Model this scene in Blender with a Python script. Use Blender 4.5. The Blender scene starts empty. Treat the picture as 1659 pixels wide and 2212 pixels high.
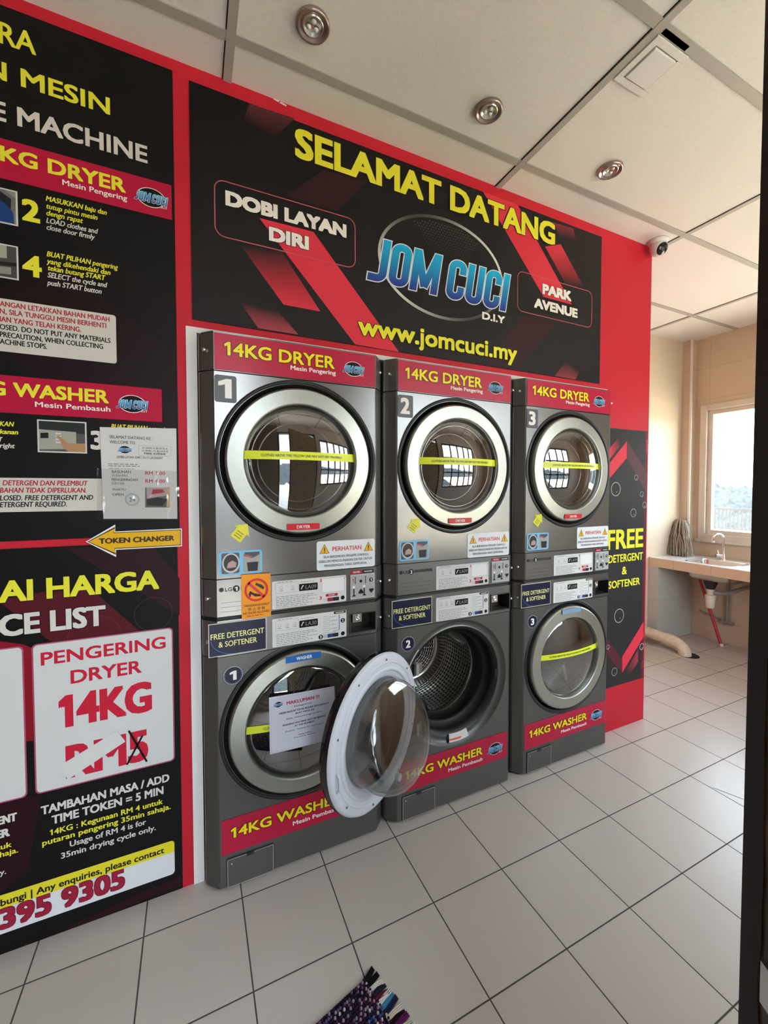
import bpy, bmesh, math, random
from math import sin, cos, pi, radians, atan2, sqrt
from mathutils import Vector, Matrix, noise

# ------------------------------------------------------------------ camera
SC = bpy.context.scene
COL = SC.collection
F_PX, W_PX, H_PX = 895.094, 1659.0, 2212.0
PX0, PY0 = 838.341, 1086.299
CAM = Vector((-0.02363, -1.53818, 1.42187))
YAW, PITCH, ROLL = 0.4405, -0.0308, -0.00036
_f = Vector((sin(YAW)*cos(PITCH), cos(YAW)*cos(PITCH), sin(PITCH)))
_r = Vector((cos(YAW), -sin(YAW), 0))
_u = _r.cross(_f)
RGT = _r*cos(ROLL) + _u*sin(ROLL)
UPV = -_r*sin(ROLL) + _u*cos(ROLL)
FWD = _f
cd = bpy.data.cameras.new('camera')
cam = bpy.data.objects.new('camera', cd)
COL.objects.link(cam)
cd.sensor_fit = 'AUTO'
cd.sensor_width = 36
cd.lens = F_PX*36/H_PX
cd.shift_x = -(PX0 - W_PX/2)/H_PX
cd.shift_y = -(H_PX/2 - PY0)/H_PX
cd.clip_start = 0.01
cd.clip_end = 2000
m = Matrix((RGT, UPV, -FWD)).transposed().to_4x4()
m.translation = CAM
cam.matrix_world = m
SC.camera = cam

# ------------------------------------------------------------------ view, world, daylight
SC.view_settings.view_transform = 'Standard'
SC.view_settings.look = 'None'
SC.view_settings.gamma = 1
SC.view_settings.use_curve_mapping = False
SC.view_settings.exposure = 1.95
SC.cycles.use_denoising = True
SC.cycles.max_bounces = 12
SC.cycles.diffuse_bounces = 5
SC.cycles.glossy_bounces = 5
SC.cycles.transmission_bounces = 8
SC.cycles.transparent_max_bounces = 16
SC.cycles.caustics_reflective = False
SC.cycles.caustics_refractive = False
SC.cycles.sample_clamp_indirect = 8

SKY_STRENGTH = 3.0
w = bpy.data.worlds.new('sky')
SC.world = w
w.use_nodes = True
nt = w.node_tree
bg = nt.nodes['Background']
tc = nt.nodes.new('ShaderNodeTexCoord')
sp = nt.nodes.new('ShaderNodeSeparateXYZ')
rm = nt.nodes.new('ShaderNodeValToRGB')
mp = nt.nodes.new('ShaderNodeMapRange')
mp.inputs[1].default_value = -1
mp.inputs[2].default_value = 1
nt.links.new(tc.outputs['Generated'], sp.inputs[0])
nt.links.new(sp.outputs[2], mp.inputs[0])
nt.links.new(mp.outputs[0], rm.inputs[0])
nt.links.new(rm.outputs[0], bg.inputs[0])
e = rm.color_ramp.elements
e[0].position = 0.0
e[0].color = (0.62, 0.60, 0.52, 1)
e[1].position = 1.0
e[1].color = (0.55, 0.75, 1.0, 1)
for pos, c in ((0.485, (0.75, 0.75, 0.68, 1)), (0.5, (0.90, 0.95, 1.0, 1)), (0.62, (0.84, 0.92, 1.0, 1))):
    q = e.new(pos)
    q.color = c
bg.inputs[1].default_value = SKY_STRENGTH

sl = bpy.data.lights.new('sun', 'SUN')
sl.energy = 11.0
sl.angle = radians(0.6)
sl.color = (1.0, 0.93, 0.80)
so = bpy.data.objects.new('sun', sl)
COL.objects.link(so)
so.rotation_euler = Vector((-0.03, -0.36, -1.0)).to_track_quat('-Z', 'Y').to_euler()

# room dimensions
YW = 0.0773          # face of the red wall
ZC = 2.876           # ceiling height
XE = 2.4905          # free end of the red wall
YA = 0.955           # alcove wall
XW = 4.44            # wall with the window
XL = -2.3            # wall left of the frame
YF = -1.90           # front wall with the doorway and glazing

def portal(name, loc, rot, sx, sy):
    l = bpy.data.lights.new(name, 'AREA')
    l.shape = 'RECTANGLE'
    l.size = sx
    l.size_y = sy
    l.cycles.is_portal = True
    o = bpy.data.objects.new(name, l)
    o.location = loc
    o.rotation_euler = rot
    COL.objects.link(o)
# openings: (x0, x1, z0, z1) in the front wall, (y0, y1, z0, z1) in the window wall
FRONT_OPEN = [(-1.30, -0.95, 1.25, 2.0), (0.0, 1.27, 0.0, 2.60), (1.42, 3.25, 0.85, 2.45)]  # unseen; small left window added for a reflection, others sized for light
WIN_OPEN = (-0.95, 0.822, 0.945, 2.235)
for (a, b, c, d) in FRONT_OPEN:
    portal('daylight_portal', ((a+b)/2, YF-0.1, (c+d)/2), (radians(90), 0, 0), b-a, d-c)
portal('daylight_portal', (XW+0.12, (WIN_OPEN[0]+WIN_OPEN[1])/2, (WIN_OPEN[2]+WIN_OPEN[3])/2), (radians(90), 0, radians(90)), WIN_OPEN[1]-WIN_OPEN[0], WIN_OPEN[3]-WIN_OPEN[2])

# ------------------------------------------------------------------ colours and materials
def lin(c):
    return c/12.92 if c <= 0.04045 else ((c+0.055)/1.055)**2.4
def hexc(s):
    s = s.lstrip('#')
    return tuple(lin(int(s[i:i+2], 16)/255) for i in (0, 2, 4)) + (1.0,)
MATS = {}
def mat(name, col=(0.8, 0.8, 0.8), rough=0.5, metal=0.0, spec=0.5, coat=0.0, noise_amt=0.0, noise_scale=20, bump=0.0, bump_scale=60, attr=False, aniso=0.0):
    if isinstance(col, str):
        col = hexc(col)
    mt = bpy.data.materials.new(name)
    mt.use_nodes = True
    t = mt.node_tree
    b = t.nodes['Principled BSDF']
    b.inputs['Base Color'].default_value = tuple(col[:3]) + (1,)
    b.inputs['Roughness'].default_value = rough
    b.inputs['Metallic'].default_value = metal
    b.inputs['Specular IOR Level'].default_value = spec
    b.inputs['Coat Weight'].default_value = coat
    b.inputs['Coat Roughness'].default_value = 0.08
    b.inputs['Anisotropic'].default_value = aniso
    src = None
    if attr:
        a = t.nodes.new('ShaderNodeAttribute')
        a.attribute_name = 'print'
        src = a.outputs['Color']
        t.links.new(src, b.inputs['Base Color'])
    if noise_amt or bump:
        c = t.nodes.new('ShaderNodeTexCoord')
        n = t.nodes.new('ShaderNodeTexNoise')
        n.inputs['Scale'].default_value = noise_scale
        n.inputs['Detail'].default_value = 6
        t.links.new(c.outputs['Object'], n.inputs['Vector'])
        if noise_amt:
            r = t.nodes.new('ShaderNodeMapRange')
            r.inputs[1].default_value = 0.3
            r.inputs[2].default_value = 0.7
            r.inputs[3].default_value = 1-noise_amt
            r.inputs[4].default_value = 1+noise_amt
            t.links.new(n.outputs[0], r.inputs[0])
            mx = t.nodes.new('ShaderNodeVectorMath')
            mx.operation = 'SCALE'
            mx.inputs[0].default_value = col[:3]
            if src:
                t.links.new(src, mx.inputs[0])
            t.links.new(r.outputs[0], mx.inputs['Scale'])
            t.links.new(mx.outputs[0], b.inputs['Base Color'])
        if bump:
            n2 = t.nodes.new('ShaderNodeTexNoise')
            n2.inputs['Scale'].default_value = bump_scale
            n2.inputs['Detail'].default_value = 4
            t.links.new(c.outputs['Object'], n2.inputs['Vector'])
            bp = t.nodes.new('ShaderNodeBump')
            bp.inputs['Strength'].default_value = bump
            bp.inputs['Distance'].default_value = 0.004
            t.links.new(n2.outputs[0], bp.inputs['Height'])
            t.links.new(bp.outputs[0], b.inputs['Normal'])
    MATS[name] = mt
    return mt

mat('print', rough=0.5, spec=0.22, attr=True)
mat('sticker', rough=0.35, spec=0.35, attr=True)
mat('yarn', rough=0.95, attr=True, spec=0.1)
mat('red_paint', (0.58, 0.014, 0.032), rough=0.55, spec=0.3, noise_amt=0.05, noise_scale=3)
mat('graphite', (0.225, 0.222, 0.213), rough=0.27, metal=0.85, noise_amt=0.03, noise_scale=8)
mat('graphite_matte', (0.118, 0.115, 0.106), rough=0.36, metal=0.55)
mat('chrome', (0.43, 0.445, 0.40), rough=0.38, metal=1.0, noise_amt=0.03, noise_scale=60)
mat('bright_chrome', (0.85, 0.85, 0.84), rough=0.08, metal=1.0)
mat('rubber', (0.012, 0.012, 0.012), rough=0.45)
mat('gloss_black', (0.008, 0.008, 0.008), rough=0.12)
mat('dark_plastic', (0.035, 0.034, 0.033), rough=0.4)
mat('grey_plastic', (0.58, 0.60, 0.65), rough=0.4)
mat('screw_metal', (0.7, 0.7, 0.7), rough=0.25, metal=1.0)
mat('white_plastic', (0.72, 0.71, 0.68), rough=0.35)
mat('white_trim', (0.80, 0.79, 0.77), rough=0.55)
mat('dim_wall', (0.30, 0.27, 0.25), rough=0.8)  # unseen walls coloured dark to cut bounced light at the left
mat('white_wall', (0.74, 0.72, 0.68), rough=0.8)
mat('ceiling_board', (0.72, 0.695, 0.645), rough=0.9, noise_amt=0.03, noise_scale=90, bump=0.25, bump_scale=220)
mat('ceiling_bar', (0.38, 0.355, 0.315), rough=0.6)
mat('dark_gap', (0.02, 0.02, 0.02), rough=0.9)
mat('frame_cream', (0.66, 0.60, 0.50), rough=0.5, noise_amt=0.05, noise_scale=6)
mat('frame_dark', (0.05, 0.05, 0.055), rough=0.4)
mat('pvc', (0.70, 0.62, 0.45), rough=0.45, noise_amt=0.12, noise_scale=25)
mat('pvc_white', (0.75, 0.70, 0.58), rough=0.4, noise_amt=0.06, noise_scale=25)
mat('pipe_grey', (0.28, 0.27, 0.25), rough=0.5)
mat('steel', (0.62, 0.61, 0.58), rough=0.25, metal=1.0)
mat('broom_red', (0.45, 0.02, 0.05), rough=0.4)
mat('lamp_bronze', (0.42, 0.33, 0.30), rough=0.3, metal=0.8)
mat('lamp_reflector', (0.75, 0.72, 0.68), rough=0.25, metal=0.9)
mat('door_brown', (0.34, 0.27, 0.17), rough=0.6, noise_amt=0.5, noise_scale=25, bump=0.4, bump_scale=40)
mat('door_edge', (0.012, 0.010, 0.010), rough=0.6)
mat('terrace_paint', (0.85, 0.69, 0.44), rough=0.8)  # warm colour chosen to bounce warm light into the alcove
mat('rail_grey', (0.03, 0.034, 0.043), rough=0.5)
mat('leaves', (0.013, 0.024, 0.030), rough=0.9, noise_amt=0.75, noise_scale=0.9)  # blue of the distant haze mixed into the leaf colour

def glassy(name, tint=(0.9, 0.92, 0.92), gloss_rough=0.02, ior=1.5, extra=0.0):
    mt = bpy.data.materials.new(name)
    mt.use_nodes = True
    t = mt.node_tree
    t.nodes.remove(t.nodes['Principled BSDF'])
    out = t.nodes['Material Output']
    tr = t.nodes.new('ShaderNodeBsdfTransparent')
    tr.inputs[0].default_value = tuple(tint) + (1,)
    gl = t.nodes.new('ShaderNodeBsdfGlossy')
    gl.inputs['Roughness'].default_value = gloss_rough
    f0 = ((ior-1)/(ior+1))**2*2 + extra
    lw = t.nodes.new('ShaderNodeLayerWeight')
    lw.inputs[0].default_value = 0.5
    pw = t.nodes.new('ShaderNodeMath')
    pw.operation = 'POWER'
    pw.inputs[1].default_value = 4.0
    ad = t.nodes.new('ShaderNodeMath')
    ad.operation = 'MULTIPLY_ADD'
    ad.use_clamp = True
    ad.inputs[1].default_value = 1-f0
    ad.inputs[2].default_value = f0
    mx = t.nodes.new('ShaderNodeMixShader')
    t.links.new(lw.outputs['Facing'], pw.inputs[0])
    t.links.new(pw.outputs[0], ad.inputs[0])
    t.links.new(ad.outputs[0], mx.inputs[0])
    t.links.new(tr.outputs[0], mx.inputs[1])
    t.links.new(gl.outputs[0], mx.inputs[2])
    t.links.new(mx.outputs[0], out.inputs[0])
    MATS[name] = mt
    return mt
glassy('door_glass', (0.62, 0.62, 0.60), 0.02, 1.6, 0.20)
glassy('dark_glass', (0.34, 0.34, 0.34), 0.05, 1.35, 0.0)
glassy('bowl_glass', (0.86, 0.87, 0.87), 0.02, 1.5, 0.05)
glassy('window_glass', (0.97, 0.98, 0.98), 0.0, 1.45, 0.0)
glassy('plastic_sleeve', (0.985, 0.985, 0.985), 0.10, 1.5, 0.03)

def grid_mat(name, base, grout, px, py, ox, oy, gw, axes='XY', rough=0.35, coat=0.0, var=0.04, bump=0.3):
    """tiles with grout lines laid on two object axes"""
    mt = bpy.data.materials.new(name)
    mt.use_nodes = True
    t = mt.node_tree
    N = t.nodes
    b = N['Principled BSDF']
    c = N.new('ShaderNodeTexCoord')
    s = N.new('ShaderNodeSeparateXYZ')
    t.links.new(c.outputs['Object'], s.inputs[0])
    def mth(op, a, bb=None, clamp=False):
        n = N.new('ShaderNodeMath')
        n.operation = op
        n.use_clamp = clamp
        for i, v in enumerate((a, bb)):
            if v is None:
                continue
            if isinstance(v, (int, float)):
                n.inputs[i].default_value = v
            else:
                t.links.new(v, n.inputs[i])
        return n.outputs[0]
    idx = {'X': 0, 'Y': 1, 'Z': 2}
    dist, cells = [], []
    for ax, p, o in ((axes[0], px, ox), (axes[1], py, oy)):
        u = mth('DIVIDE', mth('SUBTRACT', s.outputs[idx[ax]], o), p)
        cells.append(mth('FLOOR', u))
        fr = mth('FRACT', u)
        d = mth('MULTIPLY', mth('MINIMUM', fr, mth('SUBTRACT', 1.0, fr)), p)
        dist.append(d)
    d = mth('MINIMUM', dist[0], dist[1])
    mr = N.new('ShaderNodeMapRange')
    mr.inputs[1].default_value = gw*0.35
    mr.inputs[2].default_value = gw*0.65
    t.links.new(d, mr.inputs[0])
    cmb = N.new('ShaderNodeCombineXYZ')
    t.links.new(cells[0], cmb.inputs[0])
    t.links.new(cells[1], cmb.inputs[1])
    wn = N.new('ShaderNodeTexWhiteNoise')
    t.links.new(cmb.outputs[0], wn.inputs[0])
    nz = N.new('ShaderNodeTexNoise')
    nz.inputs['Scale'].default_value = 7
    nz.inputs['Detail'].default_value = 5
    t.links.new(c.outputs['Object'], nz.inputs[0])
    k = mth('ADD', mth('MULTIPLY', wn.outputs[0], var), mth('MULTIPLY', nz.outputs[0], var))
    k = mth('ADD', k, 1-var)
    sc = N.new('ShaderNodeVectorMath')
    sc.operation = 'SCALE'
    sc.inputs[0].default_value = base
    t.links.new(k, sc.inputs['Scale'])
    mx = N.new('ShaderNodeMix')
    mx.data_type = 'RGBA'
    mx.inputs[6].default_value = tuple(grout) + (1,)
    t.links.new(mr.outputs[0], mx.inputs[0])
    t.links.new(sc.outputs[0], mx.inputs[7])
    t.links.new(mx.outputs[2], b.inputs['Base Color'])
    rr = N.new('ShaderNodeMapRange')
    rr.inputs[3].default_value = 0.8
    rr.inputs[4].default_value = rough
    t.links.new(mr.outputs[0], rr.inputs[0])
    t.links.new(rr.outputs[0], b.inputs['Roughness'])
    b.inputs['Coat Weight'].default_value = coat
    b.inputs['Coat Roughness'].default_value = 0.25
    bp = N.new('ShaderNodeBump')
    bp.inputs['Strength'].default_value = bump
    bp.inputs['Distance'].default_value = 0.002
    t.links.new(mr.outputs[0], bp.inputs['Height'])
    t.links.new(bp.outputs[0], b.inputs['Normal'])
    MATS[name] = mt
grid_mat('floor_tiles', (0.55, 0.50, 0.44), (0.06, 0.052, 0.045), 0.2975, 0.2995, 0.411, -0.052, 0.0042, rough=0.30)
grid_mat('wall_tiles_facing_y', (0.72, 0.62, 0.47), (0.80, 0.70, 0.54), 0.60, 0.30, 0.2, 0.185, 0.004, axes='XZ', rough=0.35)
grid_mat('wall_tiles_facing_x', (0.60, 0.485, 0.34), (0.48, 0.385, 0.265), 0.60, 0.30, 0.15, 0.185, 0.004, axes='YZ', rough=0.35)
grid_mat('counter_tiles', (0.60, 0.46, 0.29), (0.36, 0.28, 0.19), 0.30, 0.30, 0.17, 0.085, 0.004, axes='YZ', rough=0.3)
grid_mat('counter_top', (0.74, 0.72, 0.70), (0.45, 0.43, 0.41), 0.30, 0.30, 0.29, 0.17, 0.004, axes='XY', rough=0.22)  # window light on the worktop put into a paler tile colour
grid_mat('pillar_tiles', (0.50, 0.50, 0.46), (0.42, 0.40, 0.37), 0.30, 0.30, 0.29, 0.085, 0.004, axes='XZ', rough=0.3)  # grey of the shaded pillar side put into the tile colour

def drum_mat():
    mt = bpy.data.materials.new('drum_steel')
    mt.use_nodes = True
    t = mt.node_tree
    N = t.nodes
    b = N['Principled BSDF']
    a = N.new('ShaderNodeUVMap')
    a.uv_map = 'UVMap'
    s = N.new('ShaderNodeSeparateXYZ')
    t.links.new(a.outputs[0], s.inputs[0])
    def mth(op, x, y=None):
        n = N.new('ShaderNodeMath')
        n.operation = op
        for i, v in enumerate((x, y)):
            if v is None:
                continue
            if isinstance(v, (int, float)):
                n.inputs[i].default_value = v
            else:
                t.links.new(v, n.inputs[i])
        return n.outputs[0]
    dd = []
    for o in (0, 1):
        f = mth('SUBTRACT', mth('FRACT', s.outputs[o]), 0.5)
        dd.append(mth('MULTIPLY', f, f))
    r = mth('SQRT', mth('ADD', dd[0], dd[1]))
    mr = N.new('ShaderNodeMapRange')
    mr.inputs[1].default_value = 0.22
    mr.inputs[2].default_value = 0.30
    t.links.new(r, mr.inputs[0])
    mx = N.new('ShaderNodeMix')
    mx.data_type = 'RGBA'
    mx.inputs[6].default_value = (0.01, 0.01, 0.01, 1)
    mx.inputs[7].default_value = (0.55, 0.54, 0.52, 1)
    t.links.new(mr.outputs[0], mx.inputs[0])
    t.links.new(mx.outputs[2], b.inputs['Base Color'])
    b.inputs['Metallic'].default_value = 1
    b.inputs['Roughness'].default_value = 0.25
    bp = N.new('ShaderNodeBump')
    bp.inputs['Strength'].default_value = 0.6
    bp.inputs['Distance'].default_value = 0.004
    mr2 = N.new('ShaderNodeMapRange')
    mr2.inputs[1].default_value = 0.2
    mr2.inputs[2].default_value = 0.5
    t.links.new(r, mr2.inputs[0])
    t.links.new(mr2.outputs[0], bp.inputs['Height'])
    t.links.new(bp.outputs[0], b.inputs['Normal'])
    MATS['drum_steel'] = mt
drum_mat()

# ------------------------------------------------------------------ mesh builder
class MB:
    def __init__(self):
        self.v, self.f, self.m, self.c, self.s, self.uv = [], [], [], [], [], []
    def add(self, verts, faces, mat='print', col=None, smooth=False, uv=None):
        n = len(self.v)
        self.v += [tuple(q) for q in verts]
        percol = isinstance(col, list)
        for i, fc in enumerate(faces):
            self.f.append(tuple(n+k for k in fc))
            self.m.append(mat)
            self.c.append([col[k] for k in fc] if percol else col)
            self.s.append(smooth)
            self.uv.append(uv[i] if uv else None)
        return self
    def box(self, x0, x1, y0, y1, z0, z1, mat='print', col=None):
        v = [(x, y, z) for z in (z0, z1) for y in (y0, y1) for x in (x0, x1)]
        return self.add(v, [(0, 2, 3, 1), (4, 5, 7, 6), (0, 1, 5, 4), (2, 6, 7, 3), (0, 4, 6, 2), (1, 3, 7, 5)], mat, col)
    def obox(self, o, d, n, L, T, z0, z1, mat='print', col=None):
        """box whose plan is o + a*d + b*n, a in 0..L, b in 0..T"""
        v = []
        for z in (z0, z1):
            for b in (0, T):
                for a in (0, L):
                    v.append((o[0]+a*d[0]+b*n[0], o[1]+a*d[1]+b*n[1], z))
        return self.add(v, [(0, 2, 3, 1), (4, 5, 7, 6), (0, 1, 5, 4), (2, 6, 7, 3), (0, 4, 6, 2), (1, 3, 7, 5)], mat, col)
    def prism(self, prof, z0, z1, mat='print', col=None, caps=True):
        """plan polygon (x, y) extruded in z"""
        n = len(prof)
        v = [(x, y, z0) for x, y in prof] + [(x, y, z1) for x, y in prof]
        f = [(i, (i+1) % n, n+(i+1) % n, n+i) for i in range(n)]
        if caps:
            f += [tuple(range(n-1, -1, -1)), tuple(range(n, 2*n))]
        return self.add(v, f, mat, col)
    def lathe(self, prof, c=(0, 0, 0), M=None, n=64, mat='print', col=None, smooth=True, a0=0, a1=2*pi, uvrep=None):
        """prof = [(radius, y)], axis along local y"""
        full = abs(a1-a0-2*pi) < 1e-6
        k = n if full else n+1
        v = []
        for (r, h) in prof:
            for i in range(k):
                a = a0+(a1-a0)*i/n
                p = Vector((r*cos(a), h, r*sin(a)))
                if M:
                    p = M @ p
                v.append((p[0]+c[0], p[1]+c[1], p[2]+c[2]))
        f, uv = [], []
        for j in range(len(prof)-1):
            for i in range(n):
                i2 = (i+1) % k
                f.append((j*k+i, j*k+i2, (j+1)*k+i2, (j+1)*k+i))
                if uvrep:
                    u0, u1 = uvrep[0]*i/n, uvrep[0]*(i+1)/n
                    w0, w1 = uvrep[1][j], uvrep[1][j+1]
                    uv.append([(u0, w0), (u1, w0), (u1, w1), (u0, w1)])
        return self.add(v, f, mat, col, smooth, uv if uvrep else None)
    def tube(self, pts, r, n=10, mat='print', col=None, caps=True):
        pts = [Vector(p) for p in pts]
        k = len(pts)
        rs = r if isinstance(r, (list, tuple)) else [r]*k
        v = []
        prev = None
        for i, p in enumerate(pts):
            t = (pts[min(i+1, k-1)]-pts[max(i-1, 0)]).normalized()
            if prev is None:
                a = Vector((0, 0, 1)) if abs(t.z) < 0.9 else Vector((1, 0, 0))
                u = t.cross(a).normalized()
            else:
                u = (prev - t*prev.dot(t)).normalized()
            prev = u
            w_ = t.cross(u)
            for j in range(n):
                a = 2*pi*j/n
                v.append(p + rs[i]*(cos(a)*u + sin(a)*w_))
        f = [(i*n+j, i*n+(j+1) % n, (i+1)*n+(j+1) % n, (i+1)*n+j) for i in range(k-1) for j in range(n)]
        self.add(v, f, mat, col, True)
        if caps:
            self.add(v[:n], [tuple(range(n))], mat, col)
            self.add(v[-n:], [tuple(range(n-1, -1, -1))], mat, col)
        return self
    # flat pieces on a plane facing -Y
    def poly(self, pts, y, col, mat='print'):
        return self.add([(x, y, z) for x, z in pts], [tuple(range(len(pts)))], mat, col)
    def rect(self, x0, x1, z0, z1, y, col, mat='print'):
        return self.poly([(x0, z0), (x1, z0), (x1, z1), (x0, z1)], y, col, mat)
    def rrect(self, x0, x1, z0, z1, y, col, r=0.01, mat='print', n=5):
        return self.poly(rr_pts(x0, x1, z0, z1, r, n), y, col, mat)
    def rline(self, x0, x1, z0, z1, y, col, r, t, mat='print', n=6):
        self.loop(rr_pts(x0, x1, z0, z1, r, n), rr_pts(x0+t, x1-t, z0+t, z1-t, max(r-t, 0.0005), n), y, col, mat)
        return self
    def loop(self, A, B, y, col, mat='print'):
        n = len(A)
        v = [(x, y, z) for x, z in A] + [(x, y, z) for x, z in B]
        return self.add(v, [(i, (i+1) % n, n+(i+1) % n, n+i) for i in range(n)], mat, col)
    def disc(self, cx, cz, rx, y, col, rz=None, mat='print', n=28):
        rz = rz or rx
        return self.poly([(cx+rx*cos(2*pi*i/n), cz+rz*sin(2*pi*i/n)) for i in range(n)], y, col, mat)
    def ring(self, cx, cz, rx, rz, t, y, col, mat='print', n=40):
        A = [(cx+rx*cos(2*pi*i/n), cz+rz*sin(2*pi*i/n)) for i in range(n)]
        B = [(cx+(rx-t)*cos(2*pi*i/n), cz+(rz-t)*sin(2*pi*i/n)) for i in range(n)]
        return self.loop(A, B, y, col, mat)
    def line(self, a, b, t, y, col, mat='print'):
        d = Vector((b[0]-a[0], b[1]-a[1])).normalized()*t/2
        return self.poly([(a[0]+d.y, a[1]-d.x), (b[0]+d.y, b[1]-d.x), (b[0]-d.y, b[1]+d.x), (a[0]-d.y, a[1]+d.x)], y, col, mat)
    def build(self, name, parent=None, origin=(0, 0, 0), bevel=0, world=None):
        me = bpy.data.meshes.new(name)
        o_ = Vector(origin)
        me.from_pydata([Vector(q)-o_ for q in self.v], [], self.f)
        names = []
        for q in self.m:
            if q not in names:
                names.append(q)
        for q in names:
            me.materials.append(MATS[q])
        me.polygons.foreach_set('material_index', [names.index(q) for q in self.m])
        me.polygons.foreach_set('use_smooth', self.s)
        if any(q is not None for q in self.c):
            at = me.color_attributes.new('print', 'FLOAT_COLOR', 'CORNER')
            buf = []
            for fc, cc in zip(self.f, self.c):
                for i in range(len(fc)):
                    q = cc[i] if isinstance(cc, list) else cc
                    buf += list(q if q is not None else (0.5, 0.5, 0.5, 1))
            at.data.foreach_set('color', buf)
        if any(q is not None for q in self.uv):
            ul = me.uv_layers.new(name='UVMap')
            buf = []
            for fc, q in zip(self.f, self.uv):
                for i in range(len(fc)):
                    buf += list(q[i] if q else (0, 0))
            ul.data.foreach_set('uv', buf)
        me.update()
        o = bpy.data.objects.new(name, me)
        COL.objects.link(o)
        if parent:
            o.parent = parent
        else:
            o.location = o_
        if bevel:
            b = o.modifiers.new('bevel', 'BEVEL')
            b.width = bevel
            b.segments = 2
            b.limit_method = 'ANGLE'
            b.angle_limit = radians(40)
        return o

def rr_pts(x0, x1, z0, z1, r, n=5):
    p = []
    for cx, cz, a in ((x1-r, z1-r, 0), (x0+r, z1-r, pi/2), (x0+r, z0+r, pi), (x1-r, z0+r, 1.5*pi)):
        for i in range(n+1):
            t = a+pi/2*i/n
            p.append((cx+r*cos(t), cz+r*sin(t)))
    return p

def thing(name, label, cat, loc=(0, 0, 0), group=None):
    o = bpy.data.objects.new(name, None)
    o.empty_display_size = 0.05
    o.location = loc
    COL.objects.link(o)
    return tag(o, label, cat, group)
def tag(o, label, cat, group=None):
    o['label'] = label
    o['category'] = cat
    if group:
        o['group'] = group
    return o
def struct(o):
    o['kind'] = 'structure'
    return o

# ------------------------------------------------------------------ lettering
_G = {}
def _eval(body):
    c = bpy.data.curves.new('glyph', 'FONT')
    c.body = body
    c.resolution_u = 3
    o = bpy.data.objects.new('glyph', c)
    COL.objects.link(o)
    dg = bpy.context.evaluated_depsgraph_get()
    ev = o.evaluated_get(dg)
    me = ev.to_mesh()
    v = [(q.co.x, q.co.y) for q in me.vertices]
    f = [tuple(q.vertices) for q in me.polygons]
    ev.to_mesh_clear()
    bpy.data.objects.remove(o)
    bpy.data.curves.remove(c)
    return v, f
def glyph(ch):
    if ch in _G:
        return _G[ch]
    if ch == '1':
        v = [(.20, 0), (.30, 0), (.30, .682), (.225, .682), (.06, .56), (.06, .47), (.20, .555)]
        f = [(0, 1, 2, 6), (6, 2, 3), (6, 3, 4, 5)]
        g = (v, f, 0.46)
    else:
        if 'HH' not in _G:
            _G['HH'] = max(q[0] for q in _eval('HH')[0])
        v, f = _eval(ch) if ch != ' ' else ([], [])
        g = (v, f, max(q[0] for q in _eval('H'+ch+'H')[0]) - _G['HH'])
    _G[ch] = g
    return g
CAP = 0.682
def layout(s, track=0.0):
    out, x = [], 0.0
    for ch in s:
        v, f, adv = glyph(ch)
        if v:
            out.append((x, v, f))
        x += adv+track
    return out
def extent(s, track=0.0):
    L = layout(s, track)
    xs = [x+q[0] for x, v, f in L for q in v]
    return min(xs), max(xs)
RING8 = [(-1, -1), (0, -1), (1, -1), (1, 0), (1, 1), (0, 1), (-1, 1), (-1, 0)]
def text(mb, s, x0, x1, z, cap, y, col, bold=0.0, shear=0.0, sub=None, grad=None, mat='print', track=0.0, out=None, outcol=None, stamps=None, grow=0.0):
    """letters between x0 and x1 with the baseline at z, cap height cap, facing -Y.
    sub: the tail or head of s that spans x0..x1; bold/out in units of cap height"""
    if out:
        text(mb, s, x0, x1, z, cap, y, outcol, bold+out, shear, sub, None, mat, track, stamps=stamps, grow=out)
        y -= 0.0004
    a, b = extent(s, track)
    if sub:
        i = s.rindex(sub)
        a = extent(s[:i]+sub[0], track)[1] - (extent(sub[0])[1]-extent(sub[0])[0]) if i else a
        b = extent(s[:i+len(sub)], track)[1]
    rz = 0.7*bold*cap
    g = 0.7*(bold-grow)*cap          # the letters shrink so that weight does not change their outer size
    x0, x1, z = x0+g, x1-g, z+g*0.8
    sx = (x1-x0)/max(b-a, 1e-6)
    sz = (cap-1.6*g)/CAP
    if bold:
        r = rz
        st = RING8 if (cap > 0.02 and stamps is None) else [(-1, 0), (1, 0), (0, 0.8), (0, -0.8)]
        offs = [(r*p, r*0.8*q) for p, q in st]
    else:
        offs = [(0, 0)]
    for li, (x, v, f) in enumerate(layout(s, track)):
        base = [(x0+(x+q[0]-a)*sx+shear*q[1]*sz, z+q[1]*sz) for q in v]
        for si, (dx, dz) in enumerate(offs):
            yy = y-0.00003*si-0.000012*(li % 2) if y else 0.0
            pts = [(p[0]+dx, yy, p[1]+dz) for p in base]
            if grad:
                cols = []
                for p in pts:
                    t = min(1, max(0, (p[2]-z)/cap))
                    cols.append(tuple(grad[0][k]*(1-t)+grad[1][k]*t for k in range(4)))
                mb.add(pts, f, mat, cols)
            else:
                mb.add(pts, f, mat, col)

def ray(px, py):
    return FWD + RGT*((px-PX0)/F_PX) - UPV*((py-PY0)/F_PX)
def onY(p, y):
    d = ray(*p)
    q = CAM + d*((y-CAM.y)/d.y)
    return (q.x, q.z)
def onZ(p, z):
    d = ray(*p)
    q = CAM + d*((z-CAM.z)/d.z)
    return (q.x, q.y)

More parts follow.
